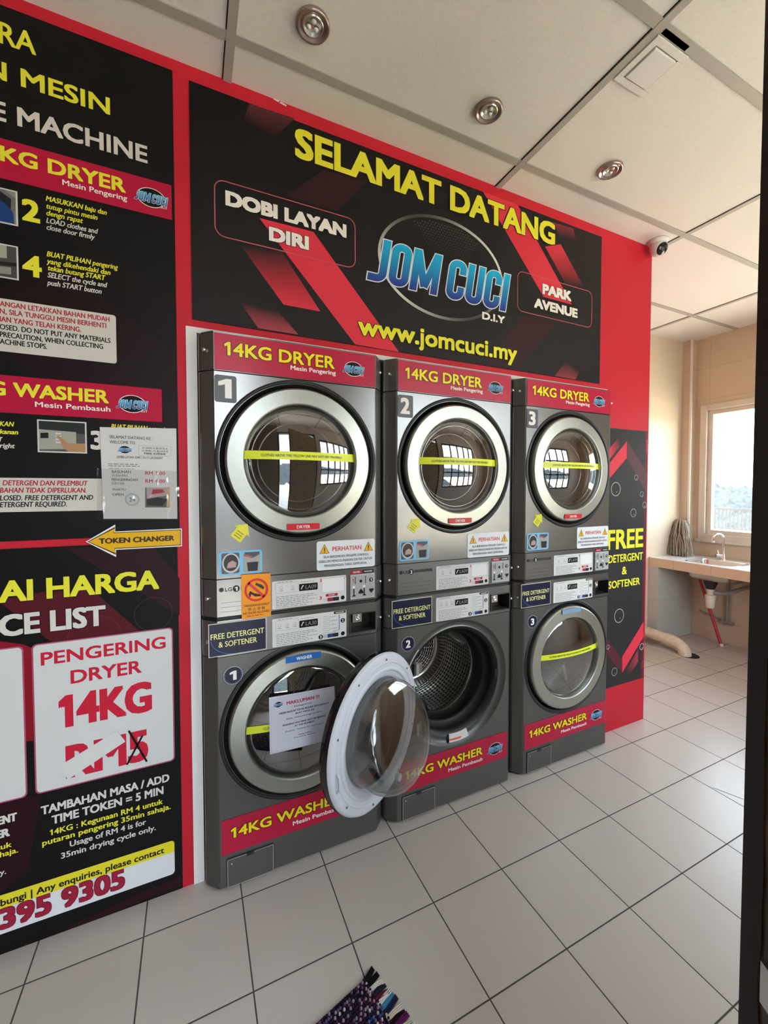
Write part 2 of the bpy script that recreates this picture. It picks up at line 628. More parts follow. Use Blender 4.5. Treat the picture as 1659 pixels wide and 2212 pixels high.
WHITE, OFFW = hexc('#efece6'), hexc('#d9d5cd')
BLACK, INK = hexc('#0d0c0d'), hexc('#171514')
YEL, YEL2 = hexc('#f5e31c'), hexc('#e9e43a')
CRIM, RED, SIGNRED = hexc('#b8143c'), hexc('#c8203a'), hexc('#d02033')
MAROON = hexc('#3a0f1a')
NAVY = hexc('#0d1233')
CYAN, BLUE2 = hexc('#18b4e6'), hexc('#28318c')
GREY = hexc('#7d7b78')

# ------------------------------------------------------------------ the room
b = MB()
b.box(XL, 9.0, -5.0, 0.97, -0.12, 0.0, 'floor_tiles')
struct(b.build('floor'))

OX0, OX1, OZ = -0.004, 2.102, 1.972       # opening the machines stand in
b = MB()
b.box(XL, OX0, YW, 0.955, 0, ZC, 'red_paint')
b.box(OX0, OX1, YW, 0.955, OZ, ZC, 'red_paint')
b.box(OX1, XE, YW, 0.955, 0, ZC, 'red_paint')
b.box(OX0, OX1, 0.90, 0.955, 0, OZ, 'white_wall')
struct(b.build('wall_left'))
b = MB()
b.box(-0.038, OX0, YW-0.004, YW+0.004, 0, 1.991, 'white_trim')
b.box(OX0, OX1+0.010, YW-0.004, YW+0.004, OZ, 1.991, 'white_trim')
b.box(OX1, OX1+0.010, YW-0.004, YW+0.004, 0, OZ, 'white_trim')
b.box(OX0-0.003, OX0+0.001, YW+0.004, YW+0.30, 0, OZ, 'white_trim')
b.box(OX0, OX1, YW+0.004, YW+0.30, OZ-0.001, OZ+0.003, 'white_trim')
struct(b.build('trim_1'))
# torn flecks of bare wall in the paint
b = MB()
for px, py, l in ((590, 214, 0.02), (603, 222, 0.025), (612, 219, 0.012), (1352, 1607, 0.02), (1362, 1604, 0.012)):
    x, z = onY((px, py), YW-0.001)
    b.poly([(x, z), (x+l, z-0.004), (x+l*1.1, z+0.002), (x+0.3*l, z+0.006)], YW-0.0012, OFFW)
struct(b.build('trim_2'))

b = MB()
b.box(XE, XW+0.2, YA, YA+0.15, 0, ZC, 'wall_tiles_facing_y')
struct(b.build('wall_alcove'))
# wall with the window
wy0, wy1, wz0, wz1 = WIN_OPEN
b = MB()
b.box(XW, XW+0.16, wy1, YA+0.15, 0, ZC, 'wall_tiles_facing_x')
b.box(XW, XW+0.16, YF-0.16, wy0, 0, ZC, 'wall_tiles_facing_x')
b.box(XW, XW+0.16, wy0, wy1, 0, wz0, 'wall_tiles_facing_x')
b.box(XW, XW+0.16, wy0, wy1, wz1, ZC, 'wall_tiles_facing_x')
struct(b.build('wall_right'))
b = MB()
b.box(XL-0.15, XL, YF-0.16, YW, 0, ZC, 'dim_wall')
struct(b.build('wall_side'))
# front wall with two windows and a doorway
b = MB()
xs = XL-0.15
for (a, c, d, e_) in FRONT_OPEN:
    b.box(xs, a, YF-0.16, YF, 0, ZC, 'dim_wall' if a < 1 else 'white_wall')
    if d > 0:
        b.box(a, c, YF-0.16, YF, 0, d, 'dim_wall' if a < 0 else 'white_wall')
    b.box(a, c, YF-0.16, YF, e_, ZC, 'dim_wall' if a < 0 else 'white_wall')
    xs = c
b.box(xs, XW+0.16, YF-0.16, YF, 0, ZC, 'white_wall')
struct(b.build('wall_front'))

def frame_bars(b, x0, x1, z0, z1, nx, zs, mt, t=0.045):
    for i in range(nx+1):
        x = x0+(x1-x0-t)*i/nx
        b.box(x, x+t, YF-0.11, YF-0.05, z0, z1, mt)
    for z in [z0]+[z0+(z1-z0)*q for q in zs]+[z1-t]:
        b.box(x0, x1, YF-0.112, YF-0.048, z, z+t, mt)
for i, (a, c, d, e_) in enumerate(FRONT_OPEN):
    b = MB()
    if d > 0:
        frame_bars(b, a, c, d, e_, 2 if i == 0 else 5, (0.5,) if i == 0 else (0.33, 0.66), 'frame_dark')
        o = struct(b.build('window_%d' % (3 if i == 0 else 2)))
        g = MB().box(a, c, YF-0.083, YF-0.077, d, e_, 'window_glass')
        g.build('pane', o, (0, 0, 0))
    else:
        b.box(a, a+0.05, YF-0.14, YF-0.02, 0, e_, 'frame_dark')
        b.box(c-0.05, c, YF-0.14, YF-0.02, 0, e_, 'frame_dark')
        b.box(a, c, YF-0.14, YF-0.02, e_-0.05, e_, 'frame_dark')
        struct(b.build('door_2'))

# ceiling with its bars
b = MB()
b.box(XL-0.15, XW+0.2, YF-0.16, YA+0.15, ZC, ZC+0.05, 'ceiling_board')
struct(b.build('ceiling'))
b = MB()
for x in (-1.106, 0.107, 1.320, 2.533, 3.765):
    y1 = YA if x > XE else YW
    b.box(x-0.014, x+0.014, YF, y1, ZC-0.006, ZC, 'ceiling_bar')
    b.box(x-0.018, x-0.014, YF, y1, ZC-0.0015, ZC, 'dark_gap')
for y in (-1.30, -0.690, -0.081, 0.545):
    x0 = XE if y > 0 else XL
    b.box(x0, XW, y-0.016, y+0.016, ZC-0.005, ZC-0.0002, 'ceiling_bar')
struct(b.build('trim_3'))

# window frame in the right wall
b = MB()
t1, t2 = 0.055, 0.05
def yz_frame(b, y0, y1, z0, z1, t, x0, x1, mt):
    b.box(x0, x1, y0, y0+t, z0, z1, mt)
    b.box(x0, x1, y1-t, y1, z0, z1, mt)
    b.box(x0, x1, y0+t, y1-t, z0, z0+t, mt)
    b.box(x0, x1, y0+t, y1-t, z1-t, z1, mt)
yz_frame(b, wy0, wy1, wz0, wz1, 0.055, XW-0.012, XW+0.06, 'frame_cream')
yz_frame(b, wy0+0.055, wy1-0.055, wz0+0.055, wz1-0.055, 0.04, XW+0.02, XW+0.07, 'frame_cream')
b.box(XW+0.015, XW+0.075, -0.12, -0.06, wz0+0.05, wz1-0.05, 'frame_cream')
b.box(XW-0.03, XW+0.02, wy0-0.02, wy1+0.012, wz0-0.022, wz0+0.004, 'frame_cream')
wf = struct(b.build('window_1', bevel=0.003))
MB().box(XW+0.043, XW+0.048, wy0+0.09, wy1-0.09, wz0+0.09, wz1-0.09, 'window_glass').build('pane', wf)
# boxed riser in the corner with a pale strip down its edge
b = MB()
b.box(4.362, XW, 0.868, YA, 0.785, ZC, 'wall_tiles_facing_x')
b.box(4.355, 4.366, 0.862, 0.880, 0.785, ZC, 'white_trim')
struct(b.build('trim_4'))
# pale strip lying just above the tiled floor
q = [onZ(p_, 0) for p_ in ((1539, 1698), (1553, 1688))]
b = MB()
b.add([(2.205, -0.447, 0.0015), (2.255, -0.437, 0.0015), (2.50, -0.93, 0.0015), (2.42, -0.95, 0.0015)], [(0, 3, 2, 1)], 'white_trim')
struct(b.build('pale_floor_strip'))

# outside: terrace and wooded hills
b = MB()
b.box(XW+0.17, 22, -14, 24, -0.6, -0.35, 'terrace_paint')
struct(b.build('terrace'))
def hills(name, cx, cy, ux, uy, W, D, H, nu, nv, seed):
    """a ridge facing the room, W wide along u, D deep away from it"""
    vx, vy = -uy, ux
    v = []
    for j in range(nv+1):
        for i in range(nu+1):
            s, t = (i/nu-0.5)*W, j/nv*D
            h = H*(0.80+0.20*sin(i/nu*9+seed))*min(1.0, (j/nv)*1.4)**0.8
            p = Vector((s*0.06+seed, t*0.06, 0))
            d = noise.fractal(p*1.0, 1, 2, 4)*3.0 + abs(noise.noise(p*4.5))*5.5
            v.append((cx+ux*s+vx*t, cy+uy*s+vy*t, -16+h+d))
    f = [(j*(nu+1)+i, j*(nu+1)+i+1, (j+1)*(nu+1)+i+1, (j+1)*(nu+1)+i) for j in range(nv) for i in range(nu)]
    struct(MB().add(v, f, 'leaves', None, True).build(name))
hills('hills', 150, 60, 0, -1, 340, 110, 26, 220, 60, 1.3)
hills('hills', 0, -60, -1, 0, 260, 90, 19, 120, 40, 4.1)

# ------------------------------------------------------------------ the machines
P_M, W_M = 0.69766, 0.690
CX = 0.345
def body_prof(dy=0.0, back=0.74, inset=0.0):
    i = inset
    L = [(i, back), (i, 0.052+dy), (0.002+i, 0.044+dy), (0.007+i, 0.0365+dy), (0.041, 0.0035+dy+i*0.3), (0.047, 0.0+dy+i*0.3)]
    R_ = [(W_M-x, y) for x, y in reversed(L)]
    return L+R_
def plate_hole(b, x0, x1, z0, z1, cx, cz, r, y, mt, n=72):
    """flat front with a round hole"""
    ang = [2*pi*i/n for i in range(n)]
    for x, z in ((x0, z0), (x1, z0), (x1, z1), (x0, z1)):
        ang.append(atan2(z-cz, x-cx) % (2*pi))
    ang = sorted(set(round(a, 6) for a in ang))
    inn, outp = [], []
    for a in ang:
        c, s = cos(a), sin(a)
        inn.append((cx+r*c, cz+r*s))
        k = []
        if abs(c) > 1e-9:
            k.append(((x1 if c > 0 else x0)-cx)/c)
        if abs(s) > 1e-9:
            k.append(((z1 if s > 0 else z0)-cz)/s)
        k = min(k)
        outp.append((cx+k*c, cz+k*s))
    b.loop(outp, inn, y, None, mt)
def body(b, z0, z1, mt, hole=None, top=True, bottom=True):
    pr = body_prof()
    n = len(pr)
    if hole is None:
        b.prism(pr, z0, z1, mt)
        return
    v = [(x, y, z0) for x, y in pr]+[(x, y, z1) for x, y in pr]
    f = [(i, i+1, n+i+1, n+i) for i in range(n-1) if i != n//2-1]
    b.add(v, f, mt)
    if top:
        b.add([(x, y, z1) for x, y in pr], [tuple(range(n))], mt)
    if bottom:
        b.add([(x, y, z0) for x, y in pr], [tuple(reversed(range(n)))], mt)
    plate_hole(b, 0.047, W_M-0.047, z0, z1, hole[0], hole[1], hole[2], 0.0, mt)
def fascia(b, z0, z1, mt, hx0=None, hx1=None, hz0=None, hz1=None):
    """control strip, optionally with a rectangular recess in it"""
    if hx0 is None:
        b.prism(body_prof(-0.004), z0, z1, mt)
        return
    pr = body_prof(-0.004)
    n = len(pr)
    v = [(x, y, z0) for x, y in pr]+[(x, y, z1) for x, y in pr]
    b.add(v, [(i, i+1, n+i+1, n+i) for i in range(n-1) if i != n//2-1], mt)
    b.add([(x, y, z1) for x, y in pr], [tuple(range(n))], mt)
    b.add([(x, y, z0) for x, y in pr], [tuple(reversed(range(n)))], mt)
    y = -0.004
    b.rect(0.047, hx0, z0, z1, y, None, mt)
    b.rect(hx1, W_M-0.047, z0, z1, y, None, mt)
    b.rect(hx0, hx1, z0, hz0, y, None, mt)
    b.rect(hx0, hx1, hz1, z1, y, None, mt)

def arc(cx, cz, r, a0, a1, n=5):
    return [(cx+r*cos(radians(a0+(a1-a0)*i/n)), cz+r*sin(radians(a0+(a1-a0)*i/n))) for i in range(n+1)]
def block_letters():
    """tall narrow capitals as stroke centre lines in a unit-high box: (width, strokes)"""
    s, w, r = 0.085, 0.46, 0.13
    l, h, lo, hi = s, w-s, s, 1-s
    O = [(h, 0.5), (h, hi-r)]+arc(h-r, hi-r, r, 0, 90)+arc(l+r, hi-r, r, 90, 180)+arc(l+r, lo+r, r, 180, 270)+arc(h-r, lo+r, r, 270, 360)+[(h, 0.5)]
    Cc = [(h, 0.66), (h, hi-r)]+arc(h-r, hi-r, r, 0, 90)+arc(l+r, hi-r, r, 90, 180)+arc(l+r, lo+r, r, 180, 270)+arc(h-r, lo+r, r, 270, 360)+[(h, 0.34)]
    U = [(l, 1), (l, lo+r)]+arc(l+r, lo+r, r, 180, 270)+arc(h-r, lo+r, r, 270, 360)+[(h, 1)]
    J = [(0.34, 1), (0.34, lo+r)]+arc(0.34-r, lo+r, r, 360, 270)+[(0.02, lo)]
    return {'J': (0.425, [J]), 'O': (w, [O]), 'C': (w, [Cc]), 'U': (w, [U]), 'I': (2*s, [[(s, 0), (s, 1)]]),
            'M': (0.68, [[(s, 0), (s, 1)], [(0.68-s, 0), (0.68-s, 1)], [(s*1.1, 1.0), (0.34, 0.13)], [(0.68-s*1.1, 1.0), (0.34, 0.13)]]), ' ': (0.12, [])}
BL = block_letters()
def emblem_text(b, s, x0, x1, z, cap, y, shear, lo_c, hi_c, out, outcol):
    total = sum(BL[ch][0] for ch in s)+0.05*(len(s)-1)
    k = (x1-x0-shear*cap)/total
    for layer in (0, 1):
        x = 0.0
        half = 0.085+(out if layer == 0 else 0)
        for li, ch in enumerate(s):
            wd, strokes = BL[ch]
            for si, st in enumerate(strokes):
                pts = [Vector(q) for q in st]
                ext = out if layer == 0 else 0
                closed = (pts[0]-pts[-1]).length < 1e-6
                if not closed:
                    pts[0] = pts[0]+(pts[0]-pts[1]).normalized()*ext
                    pts[-1] = pts[-1]+(pts[-1]-pts[-2]).normalized()*ext
                v = []
                for i, p in enumerate(pts):
                    d = (pts[min(i+1, len(pts)-1)]-pts[max(i-1, 0)])
                    if d.length < 1e-9:
                        d = pts[1]-pts[0]
                    d.normalize()
                    n = Vector((-d.y, d.x))*half
                    v += [p+n, p-n]
                yy = y-0.0006*layer-0.00004*si-0.000015*(li % 2)
                P3, cols = [], []
                for q in v:
                    zz = z+min(max(q.y, -ext), 1+ext)*cap
                    P3.append((x0+(x+q.x)*k+shear*(zz-z), yy, zz))
                    t = min(1, max(0, (zz-z)/cap))
                    cols.append(outcol if layer == 0 else tuple(lo_c[i]*(1-t)+hi_c[i]*t for i in range(4)))
                b.add(P3, [(2*i, 2*i+2, 2*i+3, 2*i+1) for i in range(len(pts)-1)], 'print', cols)
            x += wd+0.05
def small_logo(b, cx, cz, wd, y):
    rx, rz = wd*0.39, wd*0.29
    b.disc(cx, cz, rx*1.07, y, WHITE, rz*1.08)
    b.disc(cx, cz, rx, y-0.0004, BLACK, rz)
    emblem_text(b, 'JOM CUCI', cx-wd*0.49, cx+wd*0.49, cz-wd*0.17, wd*0.30, y-0.0008, 0.17, hexc('#2a4a8c'), hexc('#58bce8'), 0.035, hexc('#dfe6ee'))
    text(b, 'D.I.Y', cx+wd*0.27, cx+wd*0.46, cz-wd*0.27, wd*0.07, y-0.0018, WHITE, 0.06)

def seven_text(b, rows, x0, z0, dz, h, y, col, seed, wmax):
    """rows of print too small to read in the photograph"""
    rnd = random.Random(seed)
    for i in range(rows):
        x = x0
        end = x0+wmax*rnd.uniform(0.75, 1.0)
        while x < end:
            l = rnd.uniform(0.006, 0.016)
            b.rect(x, min(x+l, end), z0-i*dz, z0-i*dz+h, y, col)
            x += l+0.003

DY = -0.0015     # stickers sit this far in front of the sheet metal
def panel_print(b, z0, z1, kind):
    x0, x1 = 0.232, 0.517
    y = -0.004+DY
    b.rrect(x0, x1, z0, z1, y, hexc('#d9d8d4'), 0.004)
    Z = lambda t: z0+(z1-z0)*t
    y2 = y-0.0004
    n = 2 if kind == 'dryer' else 3
    b.rline(x0+0.012, x0+0.096, Z(.56), Z(.92), y2, hexc('#8f8f8c'), 0.003, 0.0008)
    for i in range(n):
        c = x0+0.012+0.084*(i+0.5)/n
        b.ring(c, Z(.74), 0.006, 0.006, 0.0012, y2, hexc('#9a9a98'), n=14)
        b.rect(c-0.007, c+0.007, Z(.63), Z(.655), y2, hexc('#9a9a98'))
        b.line((c, Z(.68)), (c+0.004, Z(.72)), 0.0012, y2, hexc('#7a7a78'))
    b.rrect(0.331, 0.402, Z(.56), Z(.82), y2, hexc('#0b0a0a'), 0.003)
    b.line((0.339, Z(.63)), (0.345, Z(.75)), 0.003, y2-0.0003, WHITE)
    b.line((0.343, Z(.75)), (0.349, Z(.75)), 0.0025, y2-0.0003, WHITE)
    text(b, 'LA09' if kind == 'dryer' else 'LA30', 0.354, 0.396, Z(.62), (z1-z0)*.14, y2-0.0003, hexc('#8a8780'), 0.03, 0.1)
    seven_text(b, 1, x0+0.02, Z(.94), .01, 0.0022, y2, hexc('#8a8a88'), 3, .07)
    seven_text(b, 1, x0+0.105, Z(.88), .01, 0.0022, y2, hexc('#8a8a88'), 4, .06)
    seven_text(b, 7, x0+0.014, Z(.42), (z1-z0)*.062, 0.0020, y2, hexc('#7c7c7a'), 5, .155)
    if kind == 'dryer':
        b.rline(0.418, 0.510, Z(.40), Z(.95), y2, hexc('#b9b8b4'), 0.003, 0.0008)
        b.rrect(0.420, 0.508, Z(.42), Z(.93), y2-0.0002, hexc('#e9e8e5'), 0.003)
        b.line((0.506, Z(.86)), (0.517, Z(.97)), 0.0015, y2-0.0005, RED)
        text(b, '2', 0.411, 0.418, Z(.83), .012, y2-0.0004, RED, .08)
        text(b, '3', 0.408, 0.418, Z(.16), .013, y2-0.0004, RED, .08)
        b.rrect(0.434, 0.482, Z(.245), Z(.345), y2, CRIM, 0.001)
        text(b, 'DRYER', 0.446, 0.470, Z(.27), .005, y2-0.0003, WHITE, .05)
        b.rrect(0.424, 0.440, Z(.06), Z(.2), y2, hexc('#c8c7c4'), 0.002)
        b.rrect(0.440, 0.462, Z(.06), Z(.2), y2-0.0002, hexc('#a03040'), 0.001)
        b.rrect(0.462, 0.487, Z(.06), Z(.2), y2-0.0002, hexc('#2a2728'), 0.002)
        b.disc(0.502, Z(.15), 0.008, y2-0.0003, BLACK)
    else:
        b.rrect(0.466, 0.514, Z(.895), Z(.99), y2, hexc('#1a1c22'), 0.001)
        text(b, 'WASHER', 0.472, 0.508, Z(.915), .005, y2-0.0003, WHITE, .05)
        for i in range(5):
            zz = .80-.145*i
            b.rline(0.424, 0.450, Z(zz-.045), Z(zz+.045), y2, hexc('#8d8d8b'), 0.004, 0.001)
            b.rect(0.454, 0.474+0.006*(i % 2), Z(zz), Z(zz+.02), y2, hexc('#9a9a98'))
        b.line((0.487, Z(.28)), (0.487, Z(.86)), 0.0025, y2, hexc('#30488c'))
        b.line((0.462, Z(.28)), (0.487, Z(.28)), 0.0012, y2, hexc('#30488c'))
        b.disc(0.502, Z(.62), 0.009, y2, BLACK)
        text(b, '2', 0.4985, 0.5055, Z(.57), .011, y2-0.0004, WHITE, .06)
        b.disc(0.413, Z(.12), 0.009, y2, BLACK)
        text(b, '3', 0.4095, 0.4165, Z(.07), .011, y2-0.0004, WHITE, .06)
        b.rrect(0.424, 0.440, Z(.05), Z(.19), y2, hexc('#b8bcc8'), 0.002)
        b.rrect(0.440, 0.462, Z(.05), Z(.19), y2-0.0002, hexc('#2b447c'), 0.001)
        b.rrect(0.462, 0.484, Z(.05), Z(.19), y2-0.0002, hexc('#2a2b30'), 0.002)
        b.disc(0.502, Z(.13), 0.008, y2-0.0003, BLACK)

def strip_on_dome(b, cz, z0, z1, R, ysag, y0, col, x0=-1, x1=1, n=28, lift=0.002, tilt=0.0):
    """adhesive strip following the bulging glass"""
    def Y(x, z):
        r2 = min(1.0, (x*x+z*z)/(R*R))
        return y0-ysag*(1-r2)-lift
    v, xs_ = [], []
    for zz in (z0, z1):
        h = sqrt(max(R*R-zz*zz, 0))*0.995
        for i in range(n+1):
            x = -h*abs(x0) + (h*x1+h*abs(x0))*i/n
            v.append((CX+x, Y(x, zz), cz+zz+tilt*x))
    b.add(v, [(i, i+1, n+1+i+1, n+1+i) for i in range(n)], 'sticker', col, True)
    return Y

def machine_screws(par, org, zs):
    for z in zs:
        for x in (0.017, W_M-0.017):
            b = MB()
            b.lathe([(0.0001, -0.007), (0.004, -0.006), (0.0068, -0.003), (0.007, 0.002)], (x, 0.018, z), None, 12, 'screw_metal')
            b.build('screw', par, org)

def door_ring(b, R, r, cz):
    """flat brushed annulus with narrow rounded edges"""
    c = (CX, 0, cz)
    b.lathe([(R+0.001, 0.012), (R+0.0005, -0.008), (R-0.002, -0.0155), (R-0.007, -0.0195)], c, None, 80, 'chrome')
    b.lathe([(R-0.007, -0.0195), (r+0.006, -0.0225)], c, None, 80, 'chrome')
    b.lathe([(r+0.006, -0.0225), (r+0.002, -0.0215), (r, -0.017), (r-0.001, 0.012)], c, None, 80, 'chrome')

def make_dryer(k):
    num = 'one two three'.split()[k]
    X0 = k*P_M
    org = (0, 0, 0.978)
    side = ('leftmost, above the washer with the taped notice', 'above the washer with its door swung open',
            'nearest the sink, above the closed washer 3')[k]
    t = thing('tumble_dryer', 'grey tumble dryer numbered %d, %s' % (k+1, side), 'dryer', (X0, 0, 0.978), 'stacked dryers in the red wall')
    cz, R, r = 1.528, 0.268, 0.206
    b = MB()
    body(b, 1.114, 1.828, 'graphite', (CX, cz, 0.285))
    cab = b.build('cabinet', t, org)
    b = MB()
    b.prism(body_prof(-0.001), 1.832, 1.955, 'graphite')
    b.prism(body_prof(-0.001, inset=0.006), 1.955, 1.963, 'graphite')
    top = b.build('top_fascia', t, org)
    b = MB()
    fascia(b, 0.982, 1.111, 'graphite')
    fas = b.build('control_fascia', t, org)
    for z0, z1 in ((0.978, 0.984), (1.109, 1.116), (1.826, 1.834)):
        MB().prism(body_prof(0.006, inset=0.004), z0, z1, 'rubber').build('seam', t, org)
    b = MB()
    for i in range(3):
        b.box(0.06, 0.205, -0.0046, -0.003, 1.030-0.016*i, 1.0308-0.016*i, 'dark_plastic')
    b.build('groove_lines', fas, org)
    # crimson name band
    b = MB()
    y = -0.001+DY
    b.rect(0.048, 0.643, 1.8335, 1.957, y, CRIM, 'sticker')
    text(b, '14KG DRYER', 0.081, 0.474, 1.8845, 0.046, y-0.0008, YEL, 0.05, out=0.07, outcol=hexc('#4a0a14'), mat='sticker')
    text(b, 'Mesin Pengering', 0.306, 0.479, 1.862, 0.0165, y-0.0006, WHITE, 0.06, mat='sticker')
    small_logo(b, 0.551, 1.894, 0.092, y-0.0006)
    o = b.build('name_band', top, org)
    o['label'] = 'crimson band reading 14KG DRYER'
    # number plate
    b = MB()
    b.rrect(0.048, 0.119, 1.724, 1.816, DY, hexc('#55585c'), 0.008, 'sticker')
    text(b, str(k+1), 0.060, 0.103, 1.738, 0.066, DY-0.0005, WHITE, 0.07, mat='sticker')
    b.build('number_plate', t, org)
    # porthole door
    b = MB()
    b.lathe([(0.30, -0.0008), (0.292, -0.006), (0.287, -0.004), (0.282, 0.02), (0.262, 0.03), (0.25, 0.03)], (CX, 0, cz), None, 72, 'rubber')
    b.build('door_seal', t, org)
    b = MB()
    door_ring(b, R, r, cz)
    dr = b.build('door', t, org)
    dr['label'] = 'brushed steel ring of the porthole door'
    b = MB()
    prof = [(r, 0.000)]+[(r*(1-i/10), -0.006-0.036*(1-(1-i/10)**2)) for i in range(0, 10)]+[(0.0005, -0.042)]
    b.lathe(prof, (CX, 0, cz), None, 64, 'door_glass')
    b.build('door_glass', dr, org)
    b = MB()
    strip_on_dome(b, cz, 0.003, 0.033, r, 0.036, -0.006, hexc('#e4ee3c'))
    hw = 0.15
    text(b, 'CLOTHES ABOVE THIS YELLOW LINE MAY NOT DRY PROPERLY', CX-hw, CX+hw, cz+0.013, 0.009, 0, hexc('#5a5a22'), 0.03, mat='sticker')
    base = [q for q in b.v]
    b.v = [(q[0], (-0.006-0.036*(1-min(1, ((q[0]-CX)**2+(q[2]-cz)**2)/r**2))-0.0028) if abs(q[1]) < 1e-9 else q[1], q[2]) for q in base]
    o = b.build('limit_strip', dr, org)
    o['label'] = 'yellow strip across the glass'
    b = MB()
    y = -0.0245
    b.rrect(0.284, 0.406, 1.276, 1.2985, y, SIGNRED, 0.003, 'sticker')
    text(b, 'DRYER', 0.320, 0.370, 1.281, 0.0115, y-0.0005, WHITE, 0.04, mat='sticker')
    b.build('door_label', dr, org)
    # inside of the drum
    b = MB()
    b.lathe([(0.2055, 0.004), (0.183, 0.012), (0.180, 0.030)], (CX, 0, cz), None, 64, 'gloss_black')
    b.lathe([(0.1815, 0.010), (0.1785, 0.008), (0.1765, 0.012)], (CX, 0, cz), None, 64, 'bright_chrome')
    b.lathe([(0.180, 0.030), (0.158, 0.040), (0.150, 0.062)], (CX, 0, cz), None, 64, 'bowl_glass')
    b.lathe([(0.1525, 0.060), (0.150, 0.057), (0.1475, 0.060)], (CX, 0, cz), None, 64, 'steel')
    b.build('door_bezel', dr, org)
    b = MB()
    b.lathe([(0.252, 0.02), (0.225, 0.05), (0.20, 0.06), (0.205, 0.085)], (CX, 0, cz), None, 48, 'dark_plastic')
    b.lathe([(0.205, 0.085), (0.197, 0.09), (0.205, 0.096)], (CX, 0, cz), None, 48, 'steel')
    b.build('drum_mouth', t, org)
    b = MB()
    b.lathe([(0.205, 0.096), (0.28, 0.11), (0.28, 0.58), (0.27, 0.60)], (CX, 0, cz), None, 56, 'drum_steel', uvrep=(90, [0, 4, 30, 32]))
    b.lathe([(0.27, 0.60), (0.12, 0.61), (0.0005, 0.61)], (CX, 0, cz), None, 56, 'graphite_matte')
    b.build('drum', t, org)
    # arrow sticker
    b = MB()
    tip, tail = Vector((0.151, 1.303)), Vector((0.109, 1.251))
    d = (tip-tail).normalized()
    n = Vector((d.y, -d.x))
    L = (tip-tail).length
    pts = [tail+n*0.021, tail+n*0.021+d*(L*0.52), tail+n*0.032+d*(L*0.52), tip, tail-n*0.032+d*(L*0.52), tail-n*0.021+d*(L*0.52), tail-n*0.021]
    b.poly([tuple(q) for q in pts], DY, hexc('#e6e03a'), 'sticker')
    for i in range(3):
        q = tail+d*(0.010+0.009*i)
        b.line(tuple(q-n*0.013), tuple(q+n*0.013), 0.003, DY-0.0004, hexc('#8a8420'), 'sticker')
    b.build('arrow_sticker', t, org)
    # picture sticker with a light blue border
    b = MB()
    b.rrect(0.055, 0.199, 1.125, 1.209, DY, hexc('#7cc4ea'), 0.010, 'sticker')
    b.rrect(0.063, 0.122, 1.131, 1.203, DY-0.0004, hexc('#5d5b5c'), 0.006, 'sticker')
    b.disc(0.094, 1.167, 0.029, DY-0.0008, hexc('#c9cacb'), 0.035, 'sticker')
    b.disc(0.094, 1.168, 0.024, DY-0.0012, hexc('#35302f'), 0.029, 'sticker')
    b.poly([(0.080, 1.150), (0.110, 1.152), (0.112, 1.168), (0.098, 1.176), (0.084, 1.168)], DY-0.0016, hexc('#b99a94'), 'sticker')
    b.rrect(0.135, 0.192, 1.131, 1.203, DY-0.0004, hexc('#a9a59a'), 0.005, 'sticker')
    b.poly([(0.150, 1.134), (0.183, 1.134), (0.186, 1.166), (0.147, 1.166)], DY-0.0008, hexc('#23252f'), 'sticker')
    b.poly([(0.137, 1.190), (0.165, 1.180), (0.190, 1.192), (0.190, 1.202), (0.140, 1.202)], DY-0.0008, hexc('#4d5260'), 'sticker')
    b.poly([(0.137, 1.196), (0.168, 1.186), (0.166, 1.182), (0.137, 1.188)], DY-0.0012, hexc('#c25a60'), 'sticker')
    b.build('picture_sticker', t, org)
    # caution sticker
    b = MB()
    b.rrect(0.400, 0.641, 1.114, 1.226, DY, hexc('#e6e8ea'), 0.009, 'sticker')
    text(b, 'PERHATIAN', 0.462, 0.583, 1.1855, 0.0175, DY-0.0005, hexc('#d4574a'), 0.05, mat='sticker')
    for cx in (0.431, 0.613):
        b.poly([(cx-0.020, 1.178), (cx+0.020, 1.178), (cx, 1.215)], DY-0.0004, INK, 'sticker')
        b.poly([(cx-0.0175, 1.1795), (cx+0.0175, 1.1795), (cx, 1.2115)], DY-0.0008, hexc('#f0b428'), 'sticker')
        b.rect(cx-0.0018, cx+0.0018, 1.188, 1.202, DY-0.0012, INK, 'sticker')
        b.rect(cx-0.0018, cx+0.0018, 1.182, 1.1855, DY-0.0012, INK, 'sticker')
    for s, a, c, z in (('SILA BERSIHKAN PENAPIS DAHULU', 0.426, 0.614, 1.160), ('SEBELUM MENGGUNAKAN DRYER UNTUK', 0.408, 0.630, 1.143), ('PENGERINGAN YANG SEMPURNA.', 0.430, 0.607, 1.126)):
        text(b, s, a, c, z, 0.0095, DY-0.0005, hexc('#44464a'), 0.03, mat='sticker')
    b.build('caution_sticker', t, org)
    # maker's mark
    b = MB()
    y = -0.004+DY
    b.disc(0.0615, 1.0765, 0.0075, y, hexc('#2d2b2b'), mat='sticker')
    text(b, 'LG', 0.074, 0.096, 1.070, 0.012, y, hexc('#2d2b2b'), 0.03, mat='sticker')
    b.disc(0.110, 1.0765, 0.0115, y-0.0003, BLACK, mat='sticker')
    text(b, str(k+1), 0.105, 0.1145, 1.069, 0.0145, y-0.0007, WHITE, 0.07, mat='sticker')
    b.rect(0.126, 0.213, 1.072, 1.0835, y, hexc('#3a3838'), 'sticker')
    b.build('maker_mark', fas, org)
    b = MB()
    panel_print(b, 0.9865, 1.0895, 'dryer')
    b.build('control_panel', fas, org)
    # plate with the coin slots
    b = MB()
    y = -0.004
    b.box(0.534, 0.637, y-0.004, y, 0.990, 1.087, 'grey_plastic')
    y -= 0.005
    b.rrect(0.537, 0.634, 0.993, 1.084, y, hexc('#aeaeaa'), 0.005, 'sticker')
